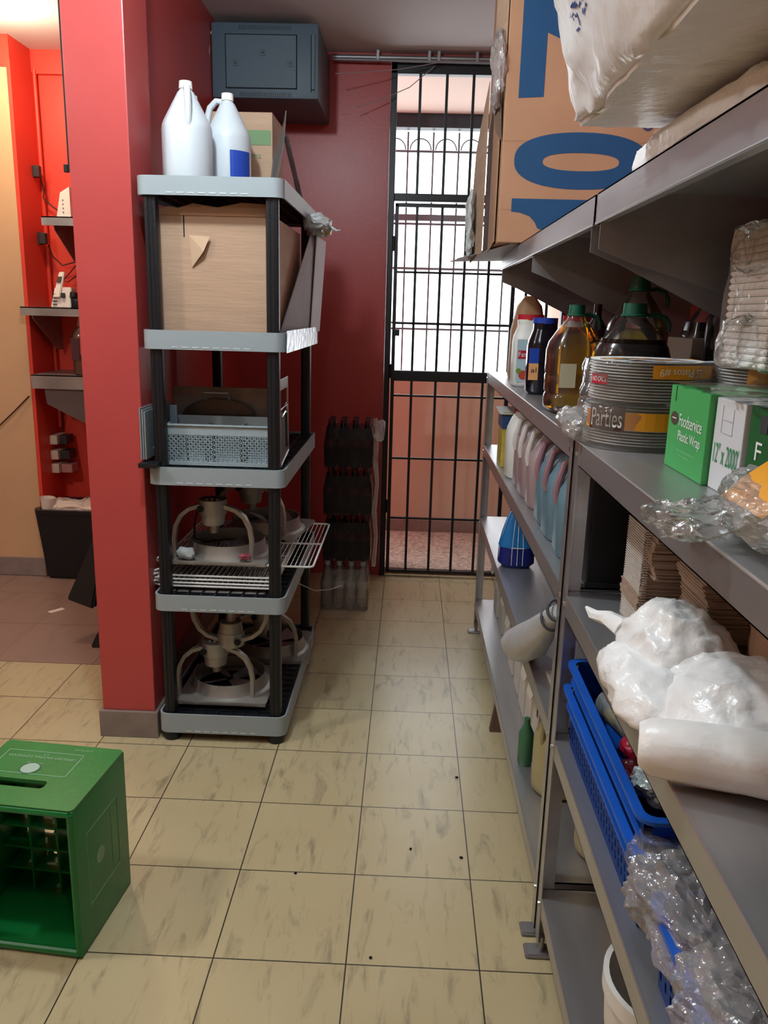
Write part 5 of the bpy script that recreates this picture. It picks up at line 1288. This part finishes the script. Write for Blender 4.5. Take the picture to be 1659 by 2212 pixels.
b = nb(); blob(b, (.56, 1.22, .745), (.08, .06, .03), 78, .014, 16, 4); tag(obj('dark_packet', b, mat('dark_purple_packet', '2E2430', .35)), 'dark packet in the near corner of the upper blue crate', 'packet')
# clear bags over the near crate
t = thing('clear_bag_heap', 'heap of crumpled clear plastic bags over the bottom right blue crate', 'plastic bags', (.52, .8, .74)); 
b = nb(); blob(b, (.475, 1.00, .735), (.11, .16, .055), 81, .030, 13, 5, .85); obj('bag', b, clear_bag, t)
b = nb(); blob(b, (.46, .78, .75), (.12, .16, .060), 82, .032, 14, 5, .85); obj('bag', b, clear_bag, t)
b = nb(); blob(b, (.49, .58, .77), (.13, .14, .055), 83, .032, 14, 5, .85); obj('bag', b, clear_bag, t)
b = nb(); blob(b, (.40, .66, .74), (.08, .12, .05), 84, .030, 16, 5, .85); obj('bag', b, clear, t)
b = nb(); blob(b, (.45, 1.10, .755), (.08, .07, .02), 85, .016, 20, 4, .85); obj('bag', b, clear, t)

# ================================================================== bottom shelf
Z4 = .1685
random.seed(5)
carr = [3.72, 3.50, 3.28, 3.08, 2.90, 2.73, 2.58, 2.44]
names = ['farthest', 'second', 'third', 'fourth', 'fifth', 'sixth', 'seventh', 'nearest']
for k, y in enumerate(carr):
    h = .30+.03*random.random(); x = .445+.006*random.random()
    t = thing('white_carton', names[k]+' white carton counted from the gate end of the bottom shelf', 'carton', (x+.1, y, Z4), 'white cartons along the bottom shelf')
    b = nb(); box(b, x, x+.22, y-.062, y+.062, Z4, Z4+h, .003); obj('box', b, cream_board, t)
    b = nb(); hexa(b, [(x-.006, y-.06, Z4+h-.05), (x-.003, y-.06, Z4+h-.05), (x-.003, y+.055, Z4+h-.04), (x-.006, y+.055, Z4+h-.04), (x-.028, y-.05, Z4+h-.11), (x-.025, y-.05, Z4+h-.11), (x-.025, y+.045, Z4+h-.12), (x-.028, y+.045, Z4+h-.12)]); obj('flap', b, cream_board, t)
    if k % 2: 
        b = nb(); box(b, x-.001, x, y-.045, y-.028, Z4+h*.45, Z4+h*.75); obj('hand_slot', b, dark_hole, t)
jug('oil_jug', 'yellowish plastic jug on the bottom shelf beside the white cartons', (.485, 2.22, Z4), yellow_jug, yellow_b, .075, .31, rotz=.6)
j = jug('oil_jug', 'second yellowish jug on the bottom shelf behind the steel posts', (.56, 1.93, Z4), yellow_jug, yellow_b, .075, .31, rotz=.6)
b = nb(); lathe(b, [(.02, 0), (.024, .01), (.024, .11), (.010, .14), (.010, .16)], (.410, 2.36, Z4), 20); tag(obj('green_bottle', b, mat('green_bottle', '3E6E50', .3), smooth=True), 'small green bottle tucked before the yellowish jug', 'bottle')
t = thing('yellow_box', 'yellow box on the bottom shelf of the near unit, seen past the post', 'box', (.6, 1.6, Z4))
b = nb(); box(b, .53, .80, 1.50, 1.72, Z4, .30, .003); obj('box', b, mat('yellow_board', 'A88420', .6), t)
t = thing('white_bucket', 'open white plastic bucket with blue inside stripe on the near bottom shelf', 'bucket', (.53, 1.20, Z4))
bx_, by_ = .500, 1.205
b = nb(); lathe(b, [(.095, .001), (.10, .01), (.116, .235), (.121, .24), (.121, .272), (.111, .272), (.110, .235), (.093, .02), (.002, .015)], (bx_, by_, Z4), 40); obj('body', b, hdpe_w, t, True)
b = nb(); lathe(b, [(.104, .04), (.111, .16)], (bx_, by_, Z4), 40, caps=False); obj('navy_band', b, mat('navy_label', '1A2440', .5), t, True)
b = nb(); lathe(b, [(.106, .012), (.1205, .205)], (bx_-.003, by_+.0, Z4), 40, caps=False) ; b.free()
print('objects', len(bpy.data.objects))
